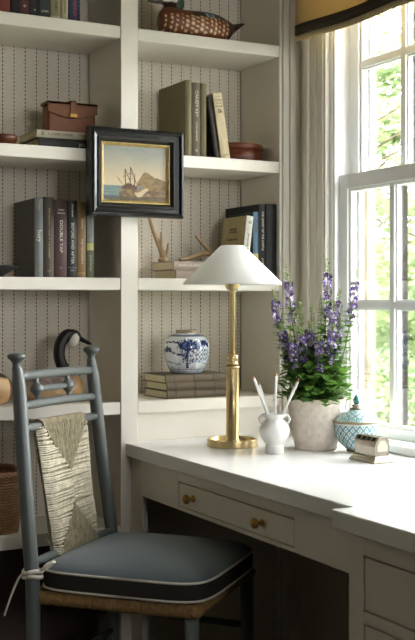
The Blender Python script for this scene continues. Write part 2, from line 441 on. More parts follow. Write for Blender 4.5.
cb = thing('drawer_cabinet', 'cream painted drawer cabinet at the near end of the desk', 'cabinet', (1.35, 1.6, 0))
def LC(x0, x1, y0, y1, z0, z1): return (x0 - 1.35, x1 - 1.35, y0 - 1.6, y1 - 1.6, z0, z1)
c = MB()
c.box(*LC(1.37, 1.95, 1.27, 1.906, 0, .7195))
c.box(*LC(1.345, 1.37, 1.856, 1.906, 0, .7195)); c.box(*LC(1.345, 1.37, 1.27, 1.32, 0, .7195))
zz = [(.06, .26), (.29, .538), (.567, .676)]
c.box(*LC(1.345, 1.37, 1.32, 1.856, .679, .7195)); c.box(*LC(1.345, 1.37, 1.32, 1.856, .541, .564)); c.box(*LC(1.345, 1.37, 1.32, 1.856, .263, .287)); c.box(*LC(1.345, 1.37, 1.32, 1.856, 0, .057))
c.build('body', PAINT, cb, bevel=.001)
for (z0, z1) in zz:
    d_ = MB().box(*LC(1.3465, 1.3695, 1.324, 1.852, z0 + .001, z1 - .0015)).build('drawer', PAINT, cb, bevel=.0015)
    knob(d_, -.003, -.01, (z0 + z1) / 2)

# ================================================================== VALANCE
v = thing('window_valance', 'burlap window valance with dark ribbon band hanging above the window', 'valance', (1.93, 2.45, 2.05))
def valance_strip(z0, z1, x, m, name, thick=.004):
    mb = MB(); N = 60; vs = []
    ys = [3.03 - 1.15 * i / N - 2.45 for i in range(N + 1)]
    for y in ys:
        q = .004 * math.sin((y - .6) * 13) * (1 if y < .55 else .3); w = .003 * math.sin((y + .1) * 11) - .02 * max(0, .58 - y)
        for (xx, z) in ((x + q, z0 + w), (x + q, z1 + (w if z1 < .1 else 0)), (x + q + thick, z1 + (w if z1 < .1 else 0)), (x + q + thick, z0 + w)): vs.append((xx, y, z))
    fs = [(4 * i + a, 4 * i + (a + 1) % 4, 4 * (i + 1) + (a + 1) % 4, 4 * (i + 1) + a) for i in range(N) for a in range(4)] + [(0, 1, 2, 3), (4 * N + 3, 4 * N + 2, 4 * N + 1, 4 * N)]
    mb.add(vs, fs, True); return mb
m_ = valance_strip(-.005, .42, 0, BURLAP, '')
m_.box(.004, .048, .576, .58, -.005, .42); m_.box(.004, .048, -.55, -.546, -.005, .42)
m_.build('fabric_panel', BURLAP, v)
valance_strip(-.003, .030, -.003, BAND, '', .003).build('ribbon_band', BAND, v)
valance_strip(-.022, -.003, .0, FRINGE, '', .003).build('fringe', FRINGE, v)

# ================================================================== PICTURE
pf = thing('framed_seascape', 'small oil seascape with ship in a black and gilt frame hung on the bookcase divider', 'picture', (1.408, D - .001, 1.589))
FW, FH = .157, .1345     # half sizes
def frame_ring(prof, hw, hh, m, name, parent):
    """prof: (inset from the outer edge, height off the wall) loop"""
    mb = MB(); n = len(prof); vs = []
    for (sx, sz) in ((-1, -1), (1, -1), (1, 1), (-1, 1)):
        for (i, h) in prof: vs.append((sx * (hw - i), -h, sz * (hh - i)))
    fs = [(k * n + a, k * n + (a + 1) % n, ((k + 1) % 4) * n + (a + 1) % n, ((k + 1) % 4) * n + a) for k in range(4) for a in range(n)]
    mb.add(vs, fs); return mb.build(name, m, parent)
frame_ring([(0, 0), (0, .030), (.003, .037), (.010, .040), (.0135, .037), (.015, .029), (.027, .025), (.029, .029), (.033, .029), (.035, .024), (.042, .0165), (.042, 0)], FW, FH, BLACKF, 'frame', pf)
frame_ring([(.042, .010), (.042, .019), (.045, .020), (.053, .010), (.053, .008)], FW, FH, GILT, 'gilt_slip', pf)
NX, NZ = 150, 110; hw, hh = FW - .051, FH - .051
def mixc(a, b, t): t = max(0, min(1, t)); return tuple(a[i] + (b[i] - a[i]) * t for i in range(3))
S = lambda r, g, b: srgb((r, g, b))[:3]
def noise(x, y, s=0):
    p = Vector((x * 5, y * 5, s * 3.7)); return max(-1, min(1, mnoise.noise(p) * 1.3 + mnoise.noise(p * 2.7) * .7 + mnoise.noise(p * 6.1) * .4))
def paint(u, w):   # u 0..1 across, w 0..1 up
    sky = mixc(S(206, 186, 150), S(112, 124, 124), (w - .35) / .6); sky = mixc(sky, S(198, 188, 160), .2 + .12 * noise(u * .5, w * .9))
    col = sky
    hill = .30 + .20 * math.exp(-((u - .66) / .10) ** 2) + .13 * math.exp(-((u - .85) / .17) ** 2) + .012 * noise(u * 3, 0)
    hor = .27
    if u > .40 and w < hill * min(1, (u - .38) * 6): col = mixc(S(150, 124, 78), S(112, 92, 60), .5 + .6 * noise(u * 2, w * 4) + (u - .7))
    if w < hor and u < .62: col = mixc(S(88, 116, 122), S(140, 150, 140), .4 + .5 * noise(u * 2, w * 9))
    if w < .22 + .05 * noise(u, .3) and u > .25: col = mixc(S(92, 70, 44), S(168, 140, 96), .35 + .6 * noise(u * 2.5, w * 5, 2))
    if w < .08: col = mixc(col, S(58, 50, 38), .7)
    fx = (u - .60) / .11; fy = (w - .16 - .05 * math.sin(u * 20)) / .05
    if fx * fx + fy * fy < 1: col = mixc(col, S(222, 200, 162), .75)
    if .29 < u < .53 and .20 < w < .31 - .35 * abs(u - .42) + .03 * noise(u * 5, 1): col = S(92, 62, 42)
    return col
mb = MB(); vs = []; cols = []
for i in range(NX + 1):
    for j in range(NZ + 1):
        vs.append((-hw + 2 * hw * i / NX, -.011, -hh + 2 * hh * j / NZ)); cols.append(paint(i / NX, j / NZ))
mb.add(vs, [(i * (NZ + 1) + j, (i + 1) * (NZ + 1) + j, (i + 1) * (NZ + 1) + j + 1, i * (NZ + 1) + j + 1) for i in range(NX) for j in range(NZ)], False, cols)
mb.add([(-hw, -.002, -hh), (hw, -.002, -hh), (hw, -.002, hh), (-hw, -.002, hh), (-hw, -.0105, -hh), (hw, -.0105, -hh), (hw, -.0105, hh), (-hw, -.0105, hh)], [(0, 3, 2, 1), (0, 1, 5, 4), (1, 2, 6, 5), (2, 3, 7, 6), (3, 0, 4, 7)])
cv = mb.build('canvas', CANVAS, pf, colors=True)
sh = MB()
def cpt(u, w): return (-hw + 2 * hw * u, -.0114, -hh + 2 * hh * w)
for (u0, w0, u1, w1) in ((.35, .26, .345, .58), (.42, .27, .43, .62), (.49, .26, .50, .50), (.30, .30, .22, .42), (.31, .44, .38, .46), (.39, .50, .48, .48), (.40, .40, .50, .40), (.345, .57, .43, .34), (.43, .61, .52, .32)):
    sh.tube([cpt(u0, w0), cpt(u1, w1)], .0009 if abs(w1 - w0) > .15 else .0006, 5)
SHIPM = mat('painted_ship_brown', (88, 58, 40), .5)
sh.build('painted_masts', SHIPM, cv)

# ================================================================== BOOKS
def book_upright(name, label, x, w, yf, depth, z, h, cover, page_top=True, group=None, lean=0, texts=(), spine=None, bands=()):
    """upright book, spine to the room (-Y); lean tips its top to +X (radians)"""
    t = thing(name, label, 'book', (x, yf, z), 0, group)
    R_ = Matrix.Rotation(lean, 4, 'Y')
    cm = cover if not isinstance(cover, tuple) else mat('cover_%02x%02x%02x' % cover, cover, .55, var=.1, scale=40)
    c_ = .0022
    mb = MB(); mb.box(0, c_, .003, depth, 0, h); mb.box(w - c_, w, .003, depth, 0, h)
    # rounded spine
    n = 8; pr = [(w * i / n, .003 - .0035 * math.sin(PI * i / n)) for i in range(n + 1)] + [(w - c_, .006), (c_, .006)]
    mats = [cm]
    if spine is not None:
        sm = mat('cover_%02x%02x%02x' % spine, spine, .55, var=.1, scale=40); mats.append(sm); mb.cur = 1
    mb.prism(pr, 0, h, 'z'); mb.cur = 0
    cvr = mb.build('cover', mats, t)
    pg = MB().box(c_, w - c_, .006, depth - .004, .003, h - .004).build('pages', PAPER, t)
    for (s, size, zc, m, wid, orient) in texts:
        if orient == 'down': o = text('spine_title', s, size, (w / 2, -.0008, zc), (0, 0, -1), (1, 0, 0), m, t, wid)
        else: o = text('spine_title', s, size, (w / 2, -.0008, zc), (1, 0, 0), (0, 0, 1), m, t, wid)
    for (z0, z1, col) in bands:
        b_ = MB(); pr2 = [(w * i / n * .98 + .01 * w, .003 - .0035 * math.sin(PI * i / n) - .0004) for i in range(n + 1)] + [(w * .99, .004), (w * .01, .004)]
        b_.prism(pr2, z0, z1, 'z'); b_.build('spine_band', mat('cover_%02x%02x%02x' % col, col, .55, var=.1), t)
    if lean:
        t.rotation_euler = (0, lean, 0)
        if lean < 0: t.location = Vector((x, yf, z)) + Vector((0, 0, w * math.sin(-lean) * 0 + 0)); t.location.z += 0.0 if lean > 0 else 0
        if lean > 0: t.location.z += w * math.sin(lean)
    return t
def book_flat(name, label, x0, x1, yf, depth, z, th, cover, group=None, texts=(), spine=None, rz=0):
    """book lying flat, spine to the room"""
    t = thing(name, label, 'book', (x0, yf, z), rz, group)
    cm = mat('cover_%02x%02x%02x' % cover, cover, .55, var=.12, scale=40)
    L_ = x1 - x0; c_ = .0022; n = 8
    mb = MB(); mb.box(0, L_, .003, depth, 0, c_); mb.box(0, L_, .003, depth, th - c_, th)
    pr = [(.003 - .0035 * math.sin(PI * i / n), th * i / n) for i in range(n + 1)] + [(.006, th - c_), (.006, c_)]
    mb.prism(pr, 0, L_, 'x'); mb.build('cover', cm, t)
    MB().box(.004, L_ - .004, .006, depth - .004, c_, th - c_).build('pages', PAPER, t)
    for (s, size, xc, m, wid) in texts: text('spine_title', s, size, (xc, -.0008, th / 2), (1, 0, 0), (0, 0, 1), m, t, wid)
    return t
G3 = 'upright books on the left middle shelf'
Z = SH[1]; YF = 3.19
book_upright('book', 'large slate grey hardcover with white script title, leftmost of the upright row beside the picture', 1.107, .027, YF, .195, Z, .238, (62, 61, 58), group=G3, spine=(96, 100, 97),
    texts=(('Ivory', .019, .125, TEXTW, .034, 'down'), ('M. MOSS', .007, .215, TEXTG, .026, 'down'), ('o', .012, .022, TEXTG, None, 'across')))
book_upright('book', 'dark olive brown book with fine gold spine lettering beside the slate grey one', 1.136, .032, YF, .19, Z, .243, (58, 46, 28), group=G3,
    texts=(('THE CONVERSATIONS OF THE GARDEN', .006, .135, TEXTG, .15, 'down'), ('ELLIOT', .0055, .135, TEXTG, .02, 'down'), ('LIFE', .006, .02, TEXTG, .012, 'across')))
book_upright('book', 'maroon book titled Double Tap in white letters', 1.170, .040, YF, .18, Z, .236, (64, 32, 28), group=G3,
    texts=(('DOUBLE TAP', .013, .125, TEXTW, .098, 'down'), ('CINDY', .007, .205, TEXTW, .02, 'across'), ('MARTIN', .007, .195, TEXTW, .024, 'across'), ('v', .009, .030, TEXTW, None, 'across')))
book_upright('book', 'black book titled Before and After', 1.212, .030, YF, .18, Z, .236, (16, 15, 14), group=G3,
    texts=(('BEFORE AND AFTER', .0125, .105, TEXTW, .125, 'down'), ('Claire Brown', .008, .205, TEXTW, .04, 'down'), ('CITY', .006, .022, TEXTW, .014, 'across')), bands=((.030, .0312, (150, 150, 150)),))
book_upright('book', 'tan gold spined book between the black one and the green one', 1.244, .028, YF, .18, Z, .232, (134, 104, 62), group=G3,
    texts=(('DEAN', .008, .165, TEXTW, .03, 'down'), ('THE TESTAMENT', .008, .08, TEXTW, .08, 'down')), bands=((.012, .016, (170, 140, 80)),))
book_upright('book', 'slim sage green and grey book at the right end of the row under the picture', 1.275, .023, YF, .17, Z, .225, (96, 104, 74), group=G3, bands=((.11, .222, (142, 146, 140)), (.085, .108, (206, 200, 130))),
    texts=(('GARDEN STYLE', .007, .165, TEXTD, .08, 'down'), ('James Farmer', .007, .045, TEXTW, .05, 'down')))
# top left row
G1 = 'upright books on the top left shelf'; Z = SH[3]
tops = [(.976, .050, (120, 44, 30), 'rust red book on the top left shelf'), (1.028, .026, (26, 22, 26), 'black slim book right of the rust red one'), (1.055, .030, (82, 34, 32), 'dark red book with small white emblem'),
        (1.087, .028, (32, 28, 30), 'near black book between the dark red one and the charcoal one'), (1.117, .033, (58, 62, 62), 'charcoal book with pale lettering'), (1.152, .033, (142, 134, 98), 'olive tan book with pale bottom band'),
        (1.187, .021, (196, 184, 152), 'slim cream book beside the navy one'), (1.210, .036, (38, 54, 84), 'navy book with red lettering, last in the top row')]
for i, (x, w_, col, lab) in enumerate(tops):
    tx = ()
    if i == 7: tx = (('HISTORY', .014, .04, mat('print_red', (190, 60, 40), .6), .06, 'down'),)
    if i == 2: tx = (('*', .02, .028, TEXTW, None, 'across'),)
    if i == 3: tx = (('H', .008, .024, TEXTW, None, 'across'),)
    if i == 4: tx = (('JANES', .009, .024, TEXTW, .022, 'across'),)
    if i == 5: tx = (('HOUSES', .012, .06, TEXTD, .06, 'down'),)
    if i == 6: tx = (('GARDENS', .009, .05, TEXTD, .05, 'down'),)
    if i == 0: tx = (('f', .02, .05, TEXTG, None, 'across'),)
    book_upright('book', lab, x, w_, 3.175, .17, Z, .235 - .006 * (i % 3), col, group=G1, texts=tx, bands=((0.0005, .014, (196, 188, 160)),) if i == 5 else ())
# flat pair under the satchel
Z = SH[2]
book_flat('book', 'black book with white lettering lying flat, under the cream book', 1.115, 1.345, 3.175, .17, Z, .030, (40, 40, 40), texts=(('pluck', .018, .150, TEXTW, .045),))
book_flat('book', 'cream book lying flat on the black one beneath the leather satchel', 1.107, 1.352, 3.172, .175, Z + .0302, .022, (176, 168, 144), texts=(('CHEROKEE', .010, .075, TEXTD, .08), ('TENNESSEE', .013, .172, TEXTD, .08), ('B', .016, .018, TEXTD, None)))
# right bay second shelf
G2 = 'upright books on the right second shelf'; Z = SH[2]
book_upright('book', 'large worn olive green cloth book, leftmost beside the picture on the second shelf', 1.612, .022, 3.185, .20, Z, .249, (98, 88, 50), group=G2, spine=(112, 102, 66))
book_upright('book', 'brown book with white spine title between two olive green books', 1.636, .029, 3.185, .18, Z, .243, (96, 82, 58), group=G2, texts=(('CANDY KEY', .0145, .175, TEXTW, .085, 'down'), ('JOHN ARNOLD', .007, .085, TEXTW, .06, 'down'), ('*', .02, .020, TEXTW, None, 'across')))
book_upright('book', 'slim mottled olive green book, right of the brown one', 1.667, .021, 3.185, .19, Z, .243, (106, 96, 58), group=G2)
book_upright('book', 'thin dark brown book leaning against the upright books', 1.7235, .016, 3.19, .17, Z, .205, (48, 38, 26), group=G2, lean=-.155)
book_upright('book', 'cream book with black spine lettering leaning at the end of the row', 1.7445, .033, 3.185, .18, Z, .217, (214, 198, 158), group=G2, lean=-.155,
    texts=(('THE', .006, .205, TEXTD, .012, 'across'), ('LIVES', .009, .193, TEXTD, .024, 'across'), ('OF THE', .006, .183, TEXTD, .018, 'across'), ('HOUSE', .008, .173, TEXTD, .024, 'across'), ('&', .020, .158, TEXTD, .018, 'across'), ('KNOPF', .006, .014, TEXTD, .018, 'across')))
# right bay third shelf
Z = SH[1]
book_flat('book', 'taupe book lying flat at the bottom of the pair under the antlers', 1.572, 1.79, 3.175, .165, Z, .028, (150, 134, 120), texts=(('JOHN LENNON', .011, .092, TEXTW, .07),))
book_flat('book', 'taupe book lying flat on top of the pair under the antlers', 1.562, 1.785, 3.17, .17, Z + .0285, .027, (146, 130, 116), texts=(('JOHN CALHOUN', .011, .058, TEXTW, .082), ('|', .011, .115, TEXTW, None), ('N', .010, .140, TEXTW, None)))
G4 = 'upright books on the right third shelf'
b = book_upright('book', 'tan covered book with white spine, tilted face out behind the lampshade', 1.795, .025, 3.15, .16, Z, .207, (178, 164, 116), group=G4, lean=.12, spine=(226, 222, 210),
    texts=(('Jacques Maroger', .010, .10, TEXTD, .10, 'down'), ('o', .020, .188, TEXTD, None, 'across')))
for zc, s_, w_ in ((.165, 'A HISTORY OF', .05), (.155, 'FLOWERS', .05), (.13, 'THE GARDEN BOOK', .07), (.105, 'FROM HOUSE TO', .06), (.096, 'GARDEN AND FIELD', .07), (.07, 'WITH DRAWINGS BY THE', .075), (.05, 'HOGARTH PRESS', .05)):
    text('cover_title', s_, .009, (-.0006, .085, zc), (0, -1, 0), (0, 0, 1), TEXTD, b, w_)
book_upright('book', 'dark teal book with steel blue spine and small flower picture', 1.846, .020, 3.155, .17, Z, .222, (20, 58, 56), group=G4, spine=(92, 122, 144), bands=((.055, .085, (196, 180, 120)), (0.0005, .055, (38, 70, 60))), texts=(('FLORA', .010, .175, TEXTD, .04, 'down'),))
book_upright('book', 'tall black book with white spine title on the third shelf', 1.868, .026, 3.155, .23, Z, .248, (18, 17, 18), group=G4, texts=(('THE GHOST OF THE CASTLE', .0115, .16, TEXTW, .13, 'down'), ('JOE HILL', .010, .045, TEXTW, .05, 'down')))
book_upright('book', 'thick plain black book at the right end against the bookcase side', 1.896, .040, 3.155, .23, Z, .250, (12, 11, 12), group=G4)
# right bay bottom: three old brown books
Z = SH[0]
for i, (x0, x1, rz, lab) in enumerate(((1.537, 1.775, .02, 'old brown book at the bottom of the stack under the ginger jar'), (1.536, 1.768, -.01, 'old brown book in the middle of the stack under the ginger jar'), (1.530, 1.772, 0, 'old brown book on top of the stack, directly under the ginger jar'))):
    t = book_flat('book', lab, x0, x1, 3.165, .17, Z + .0251 * i, .0248, [(88, 74, 52), (82, 68, 47), (92, 78, 55)][i], group='old brown books under the ginger jar', rz=rz)
    for q in (.03, .10, .17): MB().box(q, q + .002, -.0011, .004, .001, .0238).build('spine_band', mat('cover_dark_rib', (70, 56, 38), .6), t)

# ================================================================== SHELF OBJECTS
# satchel
Z = SH[2] + .0524
t = thing('leather_satchel', 'small brown leather satchel case standing on the flat books', 'satchel', (1.240, 3.225, Z))
MB().box(-.078, .078, .0, .06, 0, .088).build('body', LEATHER, t, bevel=.006)
fl = MB(); N = 16; pts = [(-.082, .098), (-.082, .066)] + [(-.082 + .164 * i / N, .066 - .018 * math.sin(PI * i / N)) for i in range(1, N)] + [(.082, .066), (.082, .098)]
fl.prism(pts, -.006, -.0005, 'y'); fl.box(-.082, .082, -.006, .062, .0885, .098)
fl.build('flap', LEATHER, t, bevel=.002)
sp_ = MB().box(-.009, .009, -.010, -.0065, .05, .102).box(-.009, .009, -.010, .02, .0985, .103).build('strap', LEATHER, t, bevel=.001)
MB().box(-.011, .011, -.0125, -.0102, .052, .062).build('buckle', KNOB, sp_)
# wooden shoe-like carving left
t = thing('wooden_bowl', 'small dark reddish wooden bowl at the left edge of the second shelf', 'bowl', (1.02, 3.22, SH[2]))
MB().lathe([(.018, 0), (.03, .004), (.040, .02), (.042, .030), (.038, .034), (.034, .030), (.022, .010), (.001, .008)], n=32, sx=1.0).build('body', REDWOOD, t)
t = thing('black_tray', 'shallow black dish with a pointed rim left of the grey book', 'dish', (1.005, 3.24, SH[1]))
MB().lathe([(.02, 0), (.024, .008), (.055, .026), (.068, .033), (.066, .035), (.05, .029), (.02, .012), (.001, .011)], n=40).build('body', BLACKP, t)
# round wooden box
t = thing('oval_box', 'oval bentwood box of red-brown wood beside the leaning cream book', 'box', (1.853, 3.25, SH[2]))
t.scale = (1.2, 1.2, 1.22)
MB().lathe([(.060, 0), (.062, .001), (.062, .035), (.060, .035)], n=48, sy=.8).build('base', REDWOOD, t)
MB().lathe([(.063, .0355), (.065, .036), (.065, .050), (.062, .052), (.001, .0525)], n=48, sy=.8).build('lid', REDWOOD, t)
# antlers
t = thing('antler', 'upright forked antler standing on the taupe books', 'antler', (1.576, 3.28, SH[1] + .0557))
m_ = MB()
m_.tube(bez([(.0, 0, .009), (-.002, 0, .03), (-.022, 0, .075), (-.048, -.01, .125), (-.062, -.02, .162)]), [.013 - .0098 * (i / 32) for i in range(33)], 10)
m_.tube(bez([(.002, 0, .02), (-.008, -.008, .055), (-.012, -.012, .098)]), [.009 - .0065 * i / 16 for i in range(17)], 8)
m_.tube(bez([(.002, 0, .012), (.014, -.002, .030), (.018, -.004, .062)]), [.010 - .007 * i / 16 for i in range(17)], 8)
m_.lathe([(.011, 0), (.016, .003), (.016, .010), (.012, .014)], n=14)
m_.build('tines', ANTLER, t)
t = thing('antler', 'long antler lying across the taupe books behind the lampshade', 'antler', (1.72, 3.275, SH[1] + .0557))
m_ = MB()
m_.tube(bez([(-.085, 0, .0085), (-.04, .0, .018), (.0, .005, .031), (.04, .01, .032), (.062, .012, .028)]), [.006 + .007 * i / 32 for i in range(33)], 10)
m_.tube(bez([(.035, .006, .032), (.01, .0, .055), (-.022, -.006, .082), (-.030, -.008, .090)]), [.009 - .0062 * i / 24 for i in range(25)], 8)
m_.tube(bez([(.05, .01, .024), (.045, .02, .010), (.04, .04, .006)]), [.009 - .005 * i / 16 for i in range(17)], 8)
m_.build('tines', ANTLER, t)

# duck decoy on the top right shelf
def bird_body(sections, n=22, colf=None):
    """sections: (x, zc, ry, rz)"""
    mb = MB(); vs = []; cols = []
    for (x, zc, ry, rz) in sections:
        for j in range(n):
            a_ = 2 * PI * j / n; zz_ = zc + rz * math.sin(a_)
            p = Vector((x, ry * math.cos(a_), max(zz_, 0))); vs.append(p); cols.append(colf(p, a_) if colf else (1, 1, 1))
    m = len(sections)
    fs = [(i * n + j, i * n + (j + 1) % n, (i + 1) * n + (j + 1) % n, (i + 1) * n + j) for i in range(m - 1) for j in range(n)] + [tuple(range(n)), tuple(range((m - 1) * n, m * n))]
    mb.add(vs, fs, True, cols); return mb
def interp(keys, n):
    out = []; K = [Vector(k) for k in keys]
    for i in range(n + 1):
        f = i / n * (len(K) - 1); k = min(int(f), len(K) - 2); u = f - k
        a, b, c, d = K[max(k - 1, 0)], K[k], K[k + 1], K[min(k + 2, len(K) - 1)]
        out.append(.5 * ((2 * b) + (c - a) * u + (2 * a - 5 * b + 4 * c - d) * u * u + (3 * b - a - 3 * c + d) * u ** 3))
    return out
t = thing('duck_decoy', 'carved wood duck decoy with speckled chestnut breast on the top right shelf', 'decoy', (1.672, 3.20, SH[3]))
t.scale = (.86, 1.0, 1.0)
def duckc(p, a_):
    c = S(118, 62, 34)
    if p.x > -.06 and p.z > .062: c = S(66, 46, 32)
    if p.x > .10: c = S(54, 38, 30)
    if -.165 < p.x < .10 and .01 < p.z < .064:
        gx = p.x * 52; gz = p.z * 70 + (int(math.floor(gx)) % 2) * .5
        if abs(gx - math.floor(gx) - .5) < .23 and abs(gz - math.floor(gz) - .5) < .25: c = S(222, 196, 160)
    if -.01 < p.x < .03 and .062 < p.z < .078 and math.cos(a_) < 0: c = S(90, 130, 150) if (int(p.x * 300) % 3) else S(220, 220, 220)
    return c
secs = interp([(-.172, .045, .004, .010), (-.165, .048, .030, .032), (-.14, .048, .050, .046), (-.08, .044, .062, .046), (0, .042, .066, .050), (.06, .040, .058, .048), (.11, .040, .040, .034), (.135, .048, .026, .018), (.165, .062, .022, .009), (.185, .070, .014, .003)], 120)
bird_body([tuple(s) for s in [Vector((a[0], a[1], a[2])).to_tuple() + (a[3],) for a in [list(x) for x in secs]]], n=64, colf=duckc).build('body', PAINTED, t, colors=True)
def duckh(p):
    if p.x > -.10 and p.z < .10: return S(200, 190, 170)
    if p.z > .128: return S(38, 66, 48)
    if abs(p.z - .112) < .006: return S(222, 216, 200)
    return S(52, 72, 54) if p.x > -.13 else S(96, 62, 60)
h_ = MB(); h_.ellipsoid((-.128, 0, .128), (.044, .027, .033), colf=duckh, n=40, m=30); h_.ellipsoid((-.098, 0, .112), (.028, .021, .036), colf=lambda p: S(52, 82, 60) if p.z < .118 else S(70, 50, 78), n=30, m=20)
h_.col = S(60, 40, 34); h_.tube([(-.128, 0, .07), (-.126, 0, .105)], [.030, .024], 20)
h_.build('head', PAINTED, t, colors=True)
MB().tube([(-.155, 0, .110), (-.178, 0, .106), (-.220, 0, .105)], [.011, .009, .006], 12, flat=.6).build('bill', mat('grey_bill', (92, 88, 84), .4), t)
e_ = MB().ellipsoid((-.138, -.0225, .128), (.0035, .002, .0035), 10, 6).build('eye', mat('red_eye', (150, 40, 30), .2), t)

# canada goose decoy, lower left
t = thing('goose_decoy', 'carved goose decoy with long black neck and white cheek behind the chair back', 'decoy', (1.203, 3.255, SH[0]))
def goosec(p, a_):
    if p.x > .04: return mixc(S(196, 158, 108), S(150, 112, 72), (p.z - .03) * 14)
    if p.z > .055: return S(140, 124, 116) if noise(p.x * 6, p.z * 8) > 0 else S(108, 92, 84)
    return S(172, 140, 104)
secs = interp([(-.16, .05, .008, .006), (-.13, .048, .03, .020), (-.08, .044, .050, .040), (-.02, .042, .060, .048), (.03, .042, .058, .046), (.06, .042, .045, .038), (.078, .045, .020, .018), (.083, .047, .004, .004)], 40)
bird_body([tuple(x) for x in secs], n=36, colf=goosec).build('body', PAINTED, t, colors=True)
MB().tube(bez([(.035, 0, .060), (.022, 0, .095), (.006, 0, .135), (.008, 0, .175), (.024, 0, .200), (.040, 0, .207)], 8), [.024 - .006 * min(1, i / 12) for i in range(28)] + [.0185 + .0015 * math.sin(i) * 0 for i in range(13)], 18).build('neck', BLACKP, t)
hd = MB(); hd.ellipsoid((.046, 0, .199), (.031, .0215, .0245), 28, 18)
hd.build('head', BLACKP, t)
ck = MB(); ck.ellipsoid((.049, 0, .192), (.0200, .0270, .0260), 24, 16, M=Matrix.Rotation(.35, 3, 'Y')).build('white_cheek', mat('white_cheek_paint', (216, 208, 192), .5), t)
MB().tube([(.070, 0, .196), (.088, 0, .186), (.104, 0, .178), (.112, 0, .175)], [.0125, .009, .007, .004], 14, flat=.7).build('bill', BLACKP, t)
MB().ellipsoid((.060, -.0175, .205), (.003, .0025, .003), 10, 6).build('eye', mat('glossy_eye', (60, 34, 20), .1), t)
# second decoy, half out of the frame
t = thing('duck_decoy', 'dark backed duck decoy with buff sides at the left edge, left of the goose', 'decoy', (.96, 3.23, SH[0]))
def d2(p, a_):
    if p.z > .082: return S(34, 28, 26)
    return S(196, 162, 112) if p.x < .068 else S(92, 46, 30)
secs = interp([(-.14, .05, .010, .020), (-.10, .05, .045, .046), (-.03, .05, .060, .050), (.03, .05, .058, .050), (.065, .048, .048, .042), (.09, .040, .028, .022), (.115, .034, .010, .005)], 40)
bird_body([tuple(x) for x in secs], n=36, colf=d2).build('body', PAINTED, t, colors=True)
h_ = MB().tube([(-.09, 0, .08), (-.095, 0, .125)], [.026, .024], 18); h_.ellipsoid((-.10, 0, .140), (.034, .023, .026)); h_.build('head', BLACKP, t)
MB().tube([(-.125, 0, .136), (-.150, 0, .130), (-.168, 0, .128)], [.011, .009, .006], 12, flat=.6).build('bill', mat('grey_bill', (92, 88, 84), .4), t)

# ginger jar
t = thing('ginger_jar', 'blue and white porcelain ginger jar on three old books', 'jar', (1.648, 3.25, SH[0] + .0755))
def ging(th, z, r):
    base = S(206, 212, 214)
    a_ = math.degrees(th) % 360; a_ = a_ - 242     # direction facing the room
    while a_ > 180: a_ -= 360
    while a_ < -180: a_ += 360
    u = a_ / 60; w = z / .14
    blue = S(30, 42, 88); mid = S(98, 116, 156)
    n1 = noise(u * 1.3, w * 2, 1); n2 = noise(u * 3, w * 6, 4)
    if w < .06 : return mixc(base, mid, .5)
    if .09 < w < .105: return mixc(base, blue, .6)
    if .855 < w < .9: return mixc(base, blue, .8)
    if w > .93: return S(150, 132, 104)
    # tree in the middle
    if abs(u - .05) < .06 + .20 * max(0, (.22 - w)) + .05 * n2 and .12 < w < .72: return mixc(blue, mid, .3 * (n2 > .3))
    if (u - .1) ** 2 / .22 + (w - .66) ** 2 / .020 < 1 + .7 * n2: return blue if n2 > -.25 else mid
    if (u - .1) ** 2 / .09 + (w - .42) ** 2 / .03 < 1 + .9 * n2: return blue if n2 > -.1 else base
    # pagoda group right
    if .42 < u < 1.2 and .30 < w < .78:
        if abs(w - .68 - .05 * math.sin(u * 9)) < .055: return blue
        if (math.sin(u * 34) > .35) != (math.sin(w * 60) > .5): return mid if n1 > 0 else blue
    # hills left and bands of water
    if -1.5 < u < -.12 and abs(w - .50 - .05 * math.sin(u * 5)) < .025 + .018 * n2: return blue
    if -1.3 < u < -.3 and abs(w - .72 - .03 * n1) < .022: return blue
    if abs(w - .26 - .03 * math.sin(u * 4)) < .012 + .015 * n2 and abs(u) > .25: return mid
    if (u + .9) ** 2 / .05 + (w - .56) ** 2 / .004 < 1 + n2: return blue
    if w < .17 and abs(u) > .2 and n2 > .4: return mid
    if abs(u) > 1.6 and n1 * n2 > .25: return mid
    return base
prof0 = [(.048, 0), (.052, .002), (.056, .008), (.064, .025), (.071, .050), (.0745, .075), (.073, .095), (.066, .112), (.054, .1235), (.044, .127), (.036, .1285), (.0355, .138), (.038, .140), (.034, .141), (.031, .138), (.031, .125), (.04, .11)]
def densify(p, k=6):
    out = []
    for a, b in zip(p, p[1:]):
        for i in range(k): out.append((a[0] + (b[0] - a[0]) * i / k, a[1] + (b[1] - a[1]) * i / k))
    return out + [p[-1]]
def smoothp(p, k=7):
    q = bez([(a, b, 0) for a, b in p], k); return [(v.x, v.y) for v in q]
MB().lathe(smoothp(prof0, 7), n=220, colf=ging).build('body', GLAZED, t, colors=True)

# basket on the lowest left shelf
t = thing('wicker_basket', 'brown woven wicker basket on the low shelf behind the chair', 'basket', (.86, 3.27, .507))
t.scale = (1, 1, .8)
bk = MB(); rx, ry = .215, .105
def sup(a_, k=1.0): # superellipse rectangle
    c, s_ = math.cos(a_), math.sin(a_); e = .35
    return (math.copysign(abs(c) ** e, c) * rx * k, math.copysign(abs(s_) ** e, s_) * ry * k)
NS = 72
for r_ in range(20):
    z_ = .006 + r_ * .0105; pts = []
    for i in range(NS * 2 + 1):
        a_ = 2 * PI * i / (NS * 2); k = 1 + .0 + .006 * (1 if (i // 2 + r_) % 2 else -1) * 1.4; x_, y_ = sup(a_, k * (.93 + .07 * z_ / .22)); pts.append((x_, y_, z_))
    bk.tube(pts, .0048, 6, caps=False)
bk.build('weave', WICKER, t)
st_ = MB()
for i in range(NS // 2):
    a_ = 2 * PI * i / (NS // 2); x_, y_ = sup(a_, .925); x2, y2 = sup(a_, .985); st_.tube([(x_, y_, 0.004), (x2, y2, .215)], .0035, 6)
